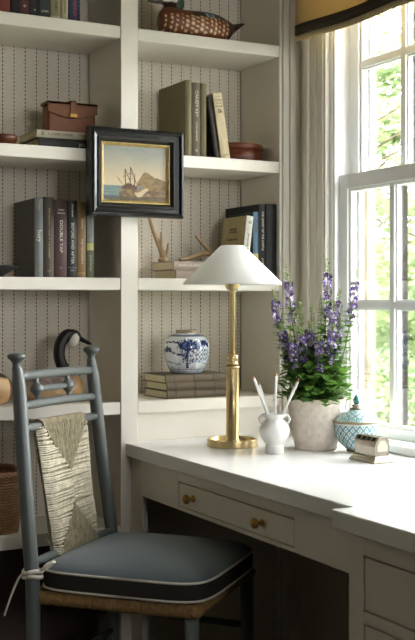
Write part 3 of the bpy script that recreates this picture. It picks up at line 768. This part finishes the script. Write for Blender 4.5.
st_.build('stakes', WICKER, t)
rm = MB()
for q in range(2):
    rm.tube([(sup(2 * PI * i / 160)[0], sup(2 * PI * i / 160)[1], .219 + .006 * math.sin(i * .9 + q * PI)) for i in range(161)], .008, 8, caps=False)
rm.build('rim', WICKER, t)
MB().prism([sup(2 * PI * i / 40, .9) for i in range(40)], .001, .005, 'z').build('bottom', WICKER, t)

# ================================================================== DESK OBJECTS
TZ = .7602
t = thing('table_lamp', 'brass column table lamp with white conical shade on the desk', 'lamp', (1.640, 2.929, TZ))
MB().lathe([(.074, 0), (.0765, .001), (.0765, .021), (.075, .0225), (.071, .0225), (.0695, .021), (.0695, .012), (.024, .012), (.022, .016), (.022, .020)], n=64).build('base', BRASS, t, bevel=.0006)
MB().lathe([(.0205, .0122), (.0205, .020), (.0192, .0205), (.0192, .232), (.0205, .234), (.0215, .234), (.0215, .240), (.0195, .241)], n=40).build('lower_column', BRASS, t)
MB().lathe([(.0150, .2405), (.0150, .244), (.0185, .245), (.0185, .249), (.0150, .251), (.0150, .258), (.0175, .260), (.0175, .273), (.015, .275), (.0092, .277)], n=36).build('collar', BRASS, t)
MB().lathe([(.0088, .2765), (.0088, .462), (.0110, .464), (.0110, .468)], n=28).build('upper_rod', BRASS, t)
MB().lathe([(.0085, .4685), (.016, .471), (.0215, .478), (.023, .487), (.023, .506), (.021, .515), (.016, .520), (.014, .53)], n=32).build('socket', BRASS, t)
MB().ellipsoid((0, 0, .555), (.024, .024, .03)).build('bulb', PORC, t)
shd = MB().lathe([(.148, .486), (.1485, .4865), (.1485, .492), (.035, .604), (.0335, .6045), (.0325, .603), (.1465, .491), (.1465, .4865), (.148, .486)], n=96, caps=False).build('lamp_shade', SHADE, t)
hp = MB()
for k in range(3):
    a_ = k * 2 * PI / 3; hp.tube([(.006 * math.cos(a_), .006 * math.sin(a_), .600), (.034 * math.cos(a_), .034 * math.sin(a_), .602)], .0012, 6)
hp.lathe([(.008, .594), (.008, .599), (.004, .601), (.001, .602)], n=12); hp.tube([(.0, 0, .53), (0, 0, .6)], .0015, 6)
hp.build('shade_spider', BRASS, shd)

t = thing('two_handled_vase', 'small white two-handled pottery vase beside the lamp', 'vase', (1.666, 2.728, TZ))
pv = [(.024, 0), (.0265, .002), (.0265, .020), (.025, .026), (.030, .034), (.040, .048), (.0435, .062), (.042, .076), (.034, .088), (.026, .095), (.025, .100), (.027, .105), (.034, .110), (.035, .113), (.031, .114), (.024, .106), (.022, .098), (.028, .088), (.034, .07), (.02, .035), (.001, .03)]
MB().lathe(smoothp(pv, 4), n=48).build('body', PORC, t)
for s_ in (-1, 1):
    dx, dy = .8833 * s_, -.4688 * s_
    MB().tube(bez([(dx * .026, dy * .026, .104), (dx * .037, dy * .037, .108), (dx * .043, dy * .043, .099), (dx * .039, dy * .039, .089), (dx * .034, dy * .034, .087)]), .0036, 10).build('handle', PORC, t)
# four white pencils leaning in the vase
RG = 'white pencils in the small vase'
for i, (dx, dz, dd, lab) in enumerate(((-.060, .215, -.010, 'leftmost white pencil leaning in the vase'), (-.044, .196, .010, 'white pencil leaning left, second in the vase'), (.004, .222, .0, 'upright white pencil with a dark tip in the vase'), (.066, .205, .0, 'white pencil leaning far to the right in the vase'))):
    o = thing('pencil', lab, 'pencil', (1.666, 2.728, TZ), 0, RG)
    R2 = Vector((.8833, -.4688, 0)); F2 = Vector((.4688, .8833, 0))
    a0 = R2 * (-dx * .12) + F2 * (-dd * .6) + Vector((0, 0, .045)); a1 = R2 * dx + F2 * dd + Vector((0, 0, dz)); n_ = (a1 - a0).normalized()
    MB().tube([a0, a1], .0042, 6, smooth=False).build('shaft', PORC, o)
    MB().tube([a1, a1 + n_ * .010], [.0040, .0012], 8).build('tip', mat('pencil_wood', (170, 120, 84), .6), o)

# pot and angelonia
PX, PY = 1.831, 2.762
t = thing('plant_pot', 'whitewashed terracotta plant pot on the desk beside the window', 'pot', (PX, PY, TZ))
t.scale = (1.04, 1.04, 1.0)
pp = [(.058, 0), (.061, .002), (.063, .02), (.074, .08), (.083, .140), (.0845, .146), (.084, .150), (.079, .1505), (.077, .146), (.073, .130), (.07, .125)]
MB().lathe(smoothp(pp, 4), n=64).build('body', STONE, t)
MB().lathe([(.001, .13), (.04, .134), (.0735, .131)], n=40, caps=False).build('soil', SOIL, t)
t = thing('angelonia_plant', 'leafy plant with purple flower spikes growing in the whitewashed pot', 'plant', (PX, PY, TZ + .131))
R2 = Vector((.8833, -.4688, 0)); F2 = Vector((.4688, .8833, 0))
spikes = [(-.125, .335, .02), (-.088, .400, -.02), (-.045, .300, .03), (-.050, .225, -.04), (-.020, .240, .0), (-.010, .285, .04), (.036, .425, .0), (.050, .300, -.03), (.045, .235, -.05), (.072, .335, .02), (.118, .395, -.03), (.070, .250, .0), (-.105, .235, -.01), (-.082, .205, -.045), (.005, .20, -.06), (.020, .315, .03)]
def leafq(mb, base, dir_, up_, L_, w_):
    d = dir_.normalized(); s_ = d.cross(up_).normalized(); n_ = s_.cross(d)
    P = [base, base + d * L_ * .35 + s_ * w_ + n_ * .002, base + d * L_ * .35 - n_ * .001, base + d * L_ * .35 - s_ * w_ + n_ * .002, base + d * L_ * .72 + s_ * w_ * .7 - n_ * L_ * .05, base + d * L_ * .72 - n_ * L_ * .08, base + d * L_ * .72 - s_ * w_ * .7 - n_ * L_ * .05, base + d * L_ - n_ * L_ * .2]
    mb.add(P, [(0, 2, 1), (0, 3, 2), (1, 2, 5, 4), (2, 3, 6, 5), (4, 5, 7), (5, 6, 7)], True)
rnd = random.Random(3)
fol = MB()
def petal(mb, c, n_, r):
    n_ = n_.normalized(); a = n_.orthogonal().normalized(); b = n_.cross(a)
    vs = [c]; k = 10
    for j in range(k):
        t_ = 2 * PI * j / k; rr = r * (1 + .28 * math.cos(5 * t_ / 1)); vs.append(c + (a * math.cos(t_) + b * math.sin(t_)) * rr + n_ * r * .35)
    mb.add(vs, [(0, 1 + j, 1 + (j + 1) % k) for j in range(k)], False)
for si, (sx, h_, sd) in enumerate(spikes):
    b0 = R2 * (sx * .35) + F2 * (sd * .4) + Vector((0, 0, 0.002)); b1 = R2 * (sx * .75) + F2 * (sd * .9) + Vector((0, 0, h_ * .5)); b2 = R2 * sx + F2 * sd + Vector((0, 0, h_))
    path = bez([b0, b1, b2], 14); m = len(path)
    sp = MB().tube(path, [.0022 - .0013 * i / (m - 1) for i in range(m)], 6).build('flower_spike', STEM, t)
    pet = MB(); buds = MB(); inn = MB()
    plain = si in (2, 5, 15)      # two spikes are still green
    for i in range(2, m):
        f_ = i / (m - 1); p = path[i]
        if f_ < .68:
            for q in range(4):
                a_ = i * 2.4 + q * PI / 2 + rnd.uniform(-.4, .4); d_ = Vector((math.cos(a_), math.sin(a_), .35 + rnd.uniform(-.35, .3)))
                leafq(fol, p, d_, Vector((0, 0, 1)), rnd.uniform(.028, .042), rnd.uniform(.008, .012))
        lo = .52 if si not in (3, 4, 8, 12, 13, 14) else .45
        if lo + .06 < f_ <= (.86 if not plain else .5):
            for q in range(4):
                a_ = rnd.uniform(0, 2 * PI); d_ = Vector((math.cos(a_), math.sin(a_), rnd.uniform(-.2, .4))); c_ = p + d_ * .0095
                petal(pet if rnd.random() < .62 else inn, c_, d_, rnd.uniform(.0062, .0092)); petal(inn, c_ + d_ * .001 - Vector((0, 0, .002)), d_, .0042)
        if f_ > (.80 if not plain else .5):
            for q in range(5):
                a_ = rnd.uniform(0, 2 * PI); d_ = Vector((math.cos(a_), math.sin(a_), .5)); rr = .0065 * (1.25 - f_) / .45 + .001
                buds.ellipsoid(p + d_ * rr + Vector((0, 0, rnd.uniform(-.004, .004))), (.0019, .0019, .0026), 6, 4)
    if pet.v: pet.build('petals', PURP, sp); inn.build('pale_petals', LILAC, sp)
    buds.build('buds', BUD, sp)
# extra low leaves filling the crown
for i in range(420):
    a_ = rnd.uniform(0, 2 * PI); rr = rnd.uniform(.015, .098); z_ = rnd.uniform(.004, .155) * (1 - .35 * rr / .1) + .004
    c_ = Vector((math.cos(a_) * rr, math.sin(a_) * rr, z_)); 
    if PX + c_.x > 1.915: c_.x = 1.915 - PX - rnd.uniform(0, .05)
    d_ = Vector((math.cos(a_ + rnd.uniform(-.8, .8)), math.sin(a_ + rnd.uniform(-.8, .8)), rnd.uniform(-.2, .9)))
    leafq(fol, c_, d_, Vector((0, 0, 1)), rnd.uniform(.032, .046), rnd.uniform(.011, .016))
fol.build('leaves', LEAF, t)

# lidded jar
t = thing('lidded_jar', 'turquoise and white patterned bowl-shaped jar with lid in front of the window', 'jar', (1.900, 2.655, TZ))
t.scale = (.92, .92, .94)
def lattice(th, z, r, per=20):
    base = S(212, 224, 222); teal = S(92, 146, 154)
    u = th / (2 * PI) * per; w = z / .0235
    a_ = (u + w) % 1; b_ = (u - w) % 1
    d_ = min(a_, 1 - a_, b_, 1 - b_)
    fu = abs(a_ - .5) + abs(b_ - .5)
    if d_ < .14: return teal
    if max(abs(a_ - .5), abs(b_ - .5)) < .14: return teal
    return base
def jarb(th, z, r):
    if z < .008: return S(140, 116, 80)
    if z > .089: return S(150, 138, 110)
    if z > .084: return S(206, 216, 212)
    return lattice(th, z, r)
pj = [(.030, 0), (.032, .001), (.032, .007), (.036, .010), (.052, .024), (.064, .045), (.070, .066), (.0715, .084), (.0725, .0885), (.0735, .0905), (.0735, .0925), (.068, .093)]
MB().lathe(smoothp(pj, 10), n=300, colf=jarb).build('body', GLAZED, t, colors=True)
def lidc(th, z, r):
    if r > .074: return S(150, 138, 110)
    if r < .021: return S(150, 146, 130)
    if r > .062: return S(196, 212, 210) if (th * 30 / PI % 1) > .4 else S(86, 150, 158)
    return lattice(th, r * 1.3, r, 14)
lid = MB().lathe(smoothp([(.068, .0932), (.0765, .0935), (.0775, .095), (.0755, .097), (.070, .099), (.058, .110), (.040, .122), (.022, .129), (.018, .130)], 10), n=300, colf=lidc).build('lid', GLAZED, t, colors=True)
MB().lathe([(.019, .1302), (.021, .132), (.018, .136), (.012, .138), (.017, .142), (.017, .144), (.010, .146)], n=24).build('collar', mat('pewter_collar', (150, 146, 130), .4, .5), lid)
MB().lathe(smoothp([(.006, .1462), (.0105, .150), (.0115, .156), (.0085, .166), (.004, .173), (.0005, .177)], 4), n=24).build('finial', mat('teal_finial', (44, 108, 118), .2, coat=.4), lid)

# silver stamp box
t = thing('silver_stamp_box', 'small antique silver box with slotted faceted lid on the desk corner by the jar', 'box', (1.826, 2.480, TZ))
t.scale = (.92, .88, 1.08)
def rect_lathe(levels):
    mb = MB(); vs = []
    for (a_, b_, z_) in levels:
        vs += [(-a_, -b_, z_), (a_, -b_, z_), (a_, b_, z_), (-a_, b_, z_)]
    n = len(levels); fs = [(4 * i + j, 4 * i + (j + 1) % 4, 4 * (i + 1) + (j + 1) % 4, 4 * (i + 1) + j) for i in range(n - 1) for j in range(4)] + [(3, 2, 1, 0), tuple(range(4 * n - 4, 4 * n))]
    return mb.add(vs, fs)
rect_lathe([(.038, .067, 0), (.038, .067, .004), (.035, .064, .0055), (.034, .063, .009), (.030, .059, .011), (.0295, .0585, .014), (.0275, .0565, .016)]).build('stepped_base', SILVER, t, bevel=.0006)
hexp = [(-.0235, .0162), (-.0265, .040), (-.023, .051), (-.012, .062), (.012, .062), (.023, .051), (.0265, .040), (.0235, .0162)]
bd = MB().prism(hexp, -.0545, .0545, 'y').build('faceted_body', SILVER, t, bevel=.0012)
lp = MB().prism([(-.0245, .0515), (-.0125, .0635), (.0125, .0635), (.0245, .0515), (.023, .0512), (.012, .0622), (-.012, .0622), (-.023, .0512)], -.0575, .0575, 'y').build('lid', SILVER, t)
sl_ = MB(); Mr = Matrix.Translation((-.0190, 0, .0578)) @ Matrix.Rotation(-math.atan2(.012, .012), 4, 'Y')
for k in range(4):
    y_ = -.038 + k * .0253
    sl_.box(-.0055, .0055, y_ - .008, y_ + .008, .0, .0009, Mr)
    sl_.box(-.008, .008, y_ - .008, y_ + .008, .0636, .0642)
sl_.build('slots', SILVERD, lp)
MB().prism([(-.017, .028), (-.019, .040), (-.008, .055), (.008, .055), (.019, .040), (.017, .028)], -.0552, -.0546, 'y').build('end_panel', mat('pale_silver', (222, 214, 190), .35, .6), bd)

# ================================================================== CHAIR
ch = thing('ladder_back_chair', 'grey-green painted chair with a rush back panel and blue cushion at the desk', 'chair', (1.1015, 2.8375, 0), math.radians(-138))
HW = .2385
def post_pts(s_):
    # near side s_=+1, far side s_=-1
    inw = .018 if s_ > 0 else .034
    base = [(s_ * HW * .985, .0, 0.0), (s_ * HW, 0, .25), (s_ * HW, 0, .44), (s_ * HW, -.004, .52), (s_ * (HW - inw * .5), -.028, .75), (s_ * (HW - inw * .92), -.050, .985), (s_ * (HW - inw + .003), -.0555, 1.028)]
    return bez(base, 8)
def post_at(s_, z):
    P = post_pts(s_)
    for a, b in zip(P, P[1:]):
        if a.z <= z <= b.z: return a.lerp(b, (z - a.z) / (b.z - a.z))
    return P[-1]
for s_ in (1, -1):
    P = post_pts(s_); m = MB()
    m.tube(P, [.0145 + .004 * min(1, p.z / .3) if p.z < .978 else .0185 - .006 * (max(0, p.z - .978) / .05) for p in P], 20)
    top = P[-1]
    m.lathe([(.0125, -.004), (.0108, .002), (.0108, .010), (.0145, .017), (.0215, .0225), (.0238, .027), (.0232, .032), (.018, .0355), (.001, .038)], c=top, n=24)
    m.build('back_post', CHAIR, ch)
for s_ in (1, -1):
    m = MB().tube([(s_ * .215, .420, 0), (s_ * .215, .420, .20), (s_ * .215, .418, .432)], [.013, .0175, .0185], 16); m.build('front_leg', CHAIR, ch)
def rail(z, bow, r, name='back_rail'):
    a, b = post_at(1, z + .006), post_at(-1, z - .002)
    pts = [a.lerp(b, i / 12) + Vector((0, -bow * math.sin(PI * i / 12), bow * .25 * math.sin(PI * i / 12))) for i in range(13)]
    return MB().tube(pts, [r * (.82 + .18 * min(1, min(i, 12 - i) / 2)) for i in range(13)], 14).build(name, CHAIR, ch), pts
_, p1 = rail(.998, .010, .0125); _, p2 = rail(.922, .010, .0115); _, p3 = rail(.866, .004, .0115); _, p4 = rail(.530, .0, .0115)
# turned spindles between the two top rails
def on(p, f): i = f * 12; k = min(int(i), 11); return p[k].lerp(p[k + 1], i - k)
def spindle(f):
    a, b = on(p2, f), on(p1, f); n = 14
    prof = [.005, .007, .0065, .009, .014, .0178, .0185, .0178, .014, .009, .0065, .007, .005]
    MB().tube([a.lerp(b, .1 + .8 * i / 12) for i in range(13)], prof, 16).build('spindle', CHAIR, ch)
    return a.lerp(b, .5)
c1 = spindle(.24); c2 = spindle(.66)
MB().tube([c1.lerp(c2, i / 6) for i in range(7)], [.005, .0075, .0085, .009, .0085, .0075, .005], 12).build('crossbar', CHAIR, ch)
# stretchers and seat frame
sf = MB()
for (a, b) in (((.215, .42), (-.215, .42)), ((HW, 0), (.215, .42)), ((-HW, 0), (-.215, .42)), ((HW, 0), (-HW, 0))):
    for z_ in ((.18, .30) if a[1] != b[1] else (.24,)):
        MB().tube([(a[0], a[1], z_), (b[0], b[1], z_)], [.009, .009], 10).build('stretcher', CHAIR, ch)
# rush seat: strands wrapped round the seat rails towards the middle
rs = MB(); x_o = lambda y: HW + (.215 - HW) * y / .42
zc = .4495
for (A_, B_) in (((HW - .015, .0), (.215, .42)), ((-HW + .015, .0), (-.215, .42)), ((.20, .422), (-.20, .422)), ((.21, .0), (-.21, .0))):
    A3 = Vector((*A_, zc)); B3 = Vector((*B_, zc)); Lr = (B3 - A3).length; n = int(Lr / .0046); dr_ = (B3 - A3).normalized(); side = dr_.cross(Vector((0, 0, 1)))
    c = Vector((0, .21, zc)); side = side if side.dot(c - (A3 + B3) / 2) > 0 else -side
    for i in range(n):
        p = A3 + dr_ * (i + .5) * Lr / n; f_ = min(i + .5, n - i - .5) / n * Lr
        reach = min(f_, .2) * .98 + .012
        j = random.uniform(-.0008, .0008); pts = [p + side * reach + Vector((0, 0, .004))] + [p - side * (.0165 * math.sin(k * PI / 6)) + Vector((0, 0, .0155 * math.cos(k * PI / 6) + j)) for k in range(7)] + [p + side * reach - Vector((0, 0, .006))]
        rs.tube(pts, random.uniform(.0022, .0034), 5, caps=False)
for (x_, y_) in ((.206, .425), (-.206, .425)): rs.ellipsoid((x_, y_, zc - .001), (.021, .020, .0175), 16, 10)
rs.build('rush_seat', RUSHB, ch)
# rush back panel, woven strands round the two rails
pa = MB(); pd = MB(); pl_ = MB()
def pan(u, w, off):
    """u -1..1 across, w 0..1 up between lower rail and rail 3, off towards the front (+) """
    c_ = on(p4, .515 - u * .26 + .0).lerp(on(p3, .485 - u * .325), w); return c_ + Vector((0, off, 0))
NR = 60
def tri(w):
    if w > .60: return (w - .60) / .40
    if w < .36: return (.36 - w) / .36
    return 0
for side_ in (1, -1):
    offs = .015 * side_
    for i in range(NR):
        w = (i + .5) / NR; h_ = tri(w) * .92
        for s_ in (-1, 1):
            u0 = s_ * 1.0; u1 = s_ * h_
            if abs(u0 - u1) < .03: continue
            jit = random.uniform(-.005, .005); n = 6; pts = []
            for k in range(n + 1):
                u = u0 + (u1 - u0) * k / n; edge = max(0, (abs(u) - .86) / .14)
                pts.append(pan(u, w + jit * (1 + k) * .5 + .012 * (1 - abs(u)) * (1 if s_ > 0 else -1) * .5, offs * (1 - edge ** 2 * .95) + side_ * random.uniform(-.0006, .0006)))
            pa.tube(pts, random.uniform(.0024, .0036), 5, caps=False)
    # upright strands inside the two triangles
    for k in range(44):
        u = -1 + 2 * (k + .5) / 44; wt_ = .60 + .40 * min(1, abs(u) / .92); wb_ = .36 - .36 * min(1, abs(u) / .92)
        if wt_ < .985:
            pd.tube([pan(u * (.96 if j_ else 1) + random.uniform(-.015, .015), wt_ + (1.0 - wt_) * q, offs) for j_, q in ((0, 0), (1, .35), (1, .7), (0, 1.0))] + [pan(u, 1.0, offs * .75) + Vector((0, 0, .012))] + [pan(u, 1, 0) + Vector((0, 0, .0155))], .0026, 5, caps=False)
        if wb_ > .015:
            pl_.tube([pan(u, 0, 0) - Vector((0, 0, .0155)), pan(u, 0, offs * .75) - Vector((0, 0, .012))] + [pan(u + random.uniform(-.015, .015), wb_ * q, offs) for q in (0, .35, .7, 1.0)], .0026, 5, caps=False)
for i in range(NR + 0):   # wraps round the side edges
    pass
bp = pa.build('rush_back_panel', RUSH, ch)
pd.build('rush_triangle', RUSHD, bp); pl_.build('rush_triangle', RUSHD, bp)
core = MB(); 
vs = [pan(u, w, o_) for o_ in (-.011, .011) for (u, w) in ((-.9, .01), (.9, .01), (.9, .99), (-.9, .99))]
core.add(vs, [(0, 1, 2, 3), (7, 6, 5, 4), (0, 4, 5, 1), (1, 5, 6, 2), (2, 6, 7, 3), (3, 7, 4, 0)]).build('stuffing', RUSHD, bp)

# cushion
cu = thing('seat_cushion', 'slate blue box cushion with cream piping on the rush seat', 'cushion', (1.1015, 2.8375, .468), math.radians(-138))
def outline(k=1.0, n=120):
    cx, cy_, hx, hy = .006, .226, .229 , .226; out = []
    for i in range(n):
        a_ = 2 * PI * i / n; c_, s_ = math.cos(a_), math.sin(a_); e = .30
        x_ = math.copysign(abs(c_) ** e, c_); y_ = math.copysign(abs(s_) ** e, s_)
        out.append((cx + x_ * hx * k * (1 + .015 * (1 - y_ * y_)), cy_ + y_ * hy * k * (1 + .015 * (1 - x_ * x_))))
    return out
N = 120
def ring(k, z, wob=0):
    return [Vector((x, y, z + wob * math.sin(i * 2 * PI / N * 3 + 1))) for i, (x, y) in enumerate(outline(k, N))]
rings = [(1.0, .050), (.985, .0545), (.94, .062), (.86, .070), (.7, .079), (.5, .085), (.3, .088), (.1, .089), (.02, .089)]
mb = MB(); vs = []
for k, z_ in rings: vs += ring(k, z_)
mb.add(vs, [(i * N + j, i * N + (j + 1) % N, (i + 1) * N + (j + 1) % N, (i + 1) * N + j) for i in range(len(rings) - 1) for j in range(N)] + [tuple(range((len(rings) - 1) * N, len(rings) * N))], True)
mb.build('top_cover', CUSH, cu)
mb = MB(); vs = []; rr = [(.2, 0.0005), (.96, .0005), (.992, .003), (1.0, .006), (1.008, .015), (1.010, .028), (1.008, .040), (1.0, .0495)]
for k, z_ in rr: vs += ring(k, z_)
mb.add(vs, [(i * N + j, i * N + (j + 1) % N, (i + 1) * N + (j + 1) % N, (i + 1) * N + j) for i in range(len(rr) - 1) for j in range(N)] + [tuple(range(N))], True)
mb.build('side_band', CUSHB, cu)
for z_ in (.0065, .0505):
    r_ = ring(1.006, z_); MB().tube(r_ + [r_[0], r_[1]], .0032, 8, caps=False).build('piping', CORD, cu)
# tie round the near post (local frame)
tie = MB(); pz = .050
for q in (0, 1):
    tie.tube([(HW + .0225 * math.cos(a_ * PI / 12), -.001 + .0225 * math.sin(a_ * PI / 12), pz - .012 * q + .003 * math.sin(a_ * .5 + q)) for a_ in range(25)], .0055, 8, caps=False)
tie.tube(bez([(HW - .02, .025, .052), (HW - .028, .045, .066), (HW - .01, .05, .074), (HW + .005, .035, .062), (HW + .0, .020, .052)], 6), .004, 8)
tie.tube(bez([(HW + .010, -.018, .048), (HW + .016, -.030, .035), (HW + .019, -.042, .010), (HW + .023, -.052, -.018), (HW + .025, -.060, -.042), (HW + .027, -.066, -.062)], 8), [.0055 - .0015 * i / 40 for i in range(40)] + [.003], 8, flat=.6)
tie.tube(bez([(HW - .018, .018, .050), (HW - .022, .03, .05), (HW - .03, .040, .050)], 6), .004, 8)
tie.build('tie_cord', CORD, cu)

# ================================================================== OUTSIDE
structure('ground', MB().box(2.19, 60, -25, 60, -.65, -.6), mat('lawn_green', (110, 118, 92), .9, var=.2, scale=2), label='green lawn outside the window')
FOLS = [foliage_mat('foliage_bright', (104, 132, 78), (168, 182, 130)), foliage_mat('foliage_deep', (80, 106, 66), (148, 168, 112)), foliage_mat('foliage_pale', (124, 146, 104), (186, 196, 154))]
BARK = mat('bark', (92, 76, 62), .9, var=.3, scale=8, stretch=(4, 4, 1), bump=.6, bscale=20)
def tree(x, y, h, r, m, label, nblob, nl, seed, low=.3, trunk=.10, ls=.13):
    rg = random.Random(seed)
    t = thing('tree', label, 'tree', (x, y, -.6), 0, 'trees outside the window')
    MB().tube(bez([(0, 0, -.03), (.05, .02, h * .3), (-.04, .05, h * .6), (.03, 0, h * .9)], 6), [trunk * (1 - .8 * i / 18) for i in range(19)], 12).build('trunk', BARK, t)
    br = MB()
    for i in range(12):
        a_ = rg.uniform(0, 2 * PI); z0 = h * rg.uniform(.3, .75); br.tube(bez([(0, 0, z0), (math.cos(a_) * r * .4, math.sin(a_) * r * .4, z0 + h * .07), (math.cos(a_) * r * .85, math.sin(a_) * r * .85, z0 + h * .16)], 4), [trunk * .18 * (1 - .8 * j / 8) for j in range(9)], 6)
    br.build('branches', BARK, t)
    cr = MB()
    for i in range(nblob):
        a_ = rg.uniform(0, 2 * PI); zz = rg.uniform(low, 1.0); rr = r * math.sqrt(rg.random()) * math.sin(PI * min(.95, max(.12, (zz - low) / (1 - low) * .8 + .15)))
        c_ = Vector((math.cos(a_) * rr, math.sin(a_) * rr, h * zz)); br_ = rg.uniform(.25, .5) * r * .42
        for k in range(nl):
            d = Vector((rg.gauss(0, 1), rg.gauss(0, 1), rg.gauss(0, .7))); p = c_ + d.normalized() * br_ * rg.random() ** .4
            a = Vector((rg.gauss(0, 1), rg.gauss(0, 1), rg.gauss(0, .5))).normalized(); b = a.orthogonal().normalized(); s_ = ls * rg.uniform(.5, 1)
            cr.add([p - a * s_, p + b * s_ * .45, p + a * s_, p - b * s_ * .45], [(0, 1, 2, 3)])
    cr.build('crown', m, t)
tree(8.9, 12.4, 7.5, 2.4, FOLS[0], 'bright green leafy tree nearest the window', 60, 150, 1, low=.16, trunk=.10)
tree(16.4, 19.9, 6.5, 3.0, FOLS[1], 'deeper green tree behind the nearest tree', 46, 120, 2, low=.1, trunk=.2, ls=.17)
tree(14.1, 14.0, 7.0, 2.8, FOLS[2], 'pale green tree to the right beyond the lawn', 46, 120, 3, low=.1, trunk=.18, ls=.16)
tree(20.0, 27.5, 8.0, 4.5, FOLS[2], 'far pale tree at the back of the garden', 44, 110, 4, low=.08, trunk=.25, ls=.26)
hd_ = MB(); rg = random.Random(9)
for i in range(9000):
    s0 = rg.random(); x_ = 6.5 + 8 * s0 + rg.uniform(-.6, .6); y_ = 12.5 - 6.5 * s0 + rg.uniform(-.6, .6) ; z_ = -.6 + 1.25 * rg.random() * (1 + .25 * math.sin(s0 * 20))
    p = Vector((x_, y_, z_)); a = Vector((rg.gauss(0, 1), rg.gauss(0, 1), rg.gauss(0, .5))).normalized(); b = a.orthogonal().normalized(); s_ = rg.uniform(.04, .09)
    hd_.add([p - a * s_, p + b * s_ * .5, p + a * s_, p - b * s_ * .5], [(0, 1, 2, 3)])
tag(hd_.build('hedge', FOLS[1], None), 'low leafy hedge across the garden', 'hedge', None, None)
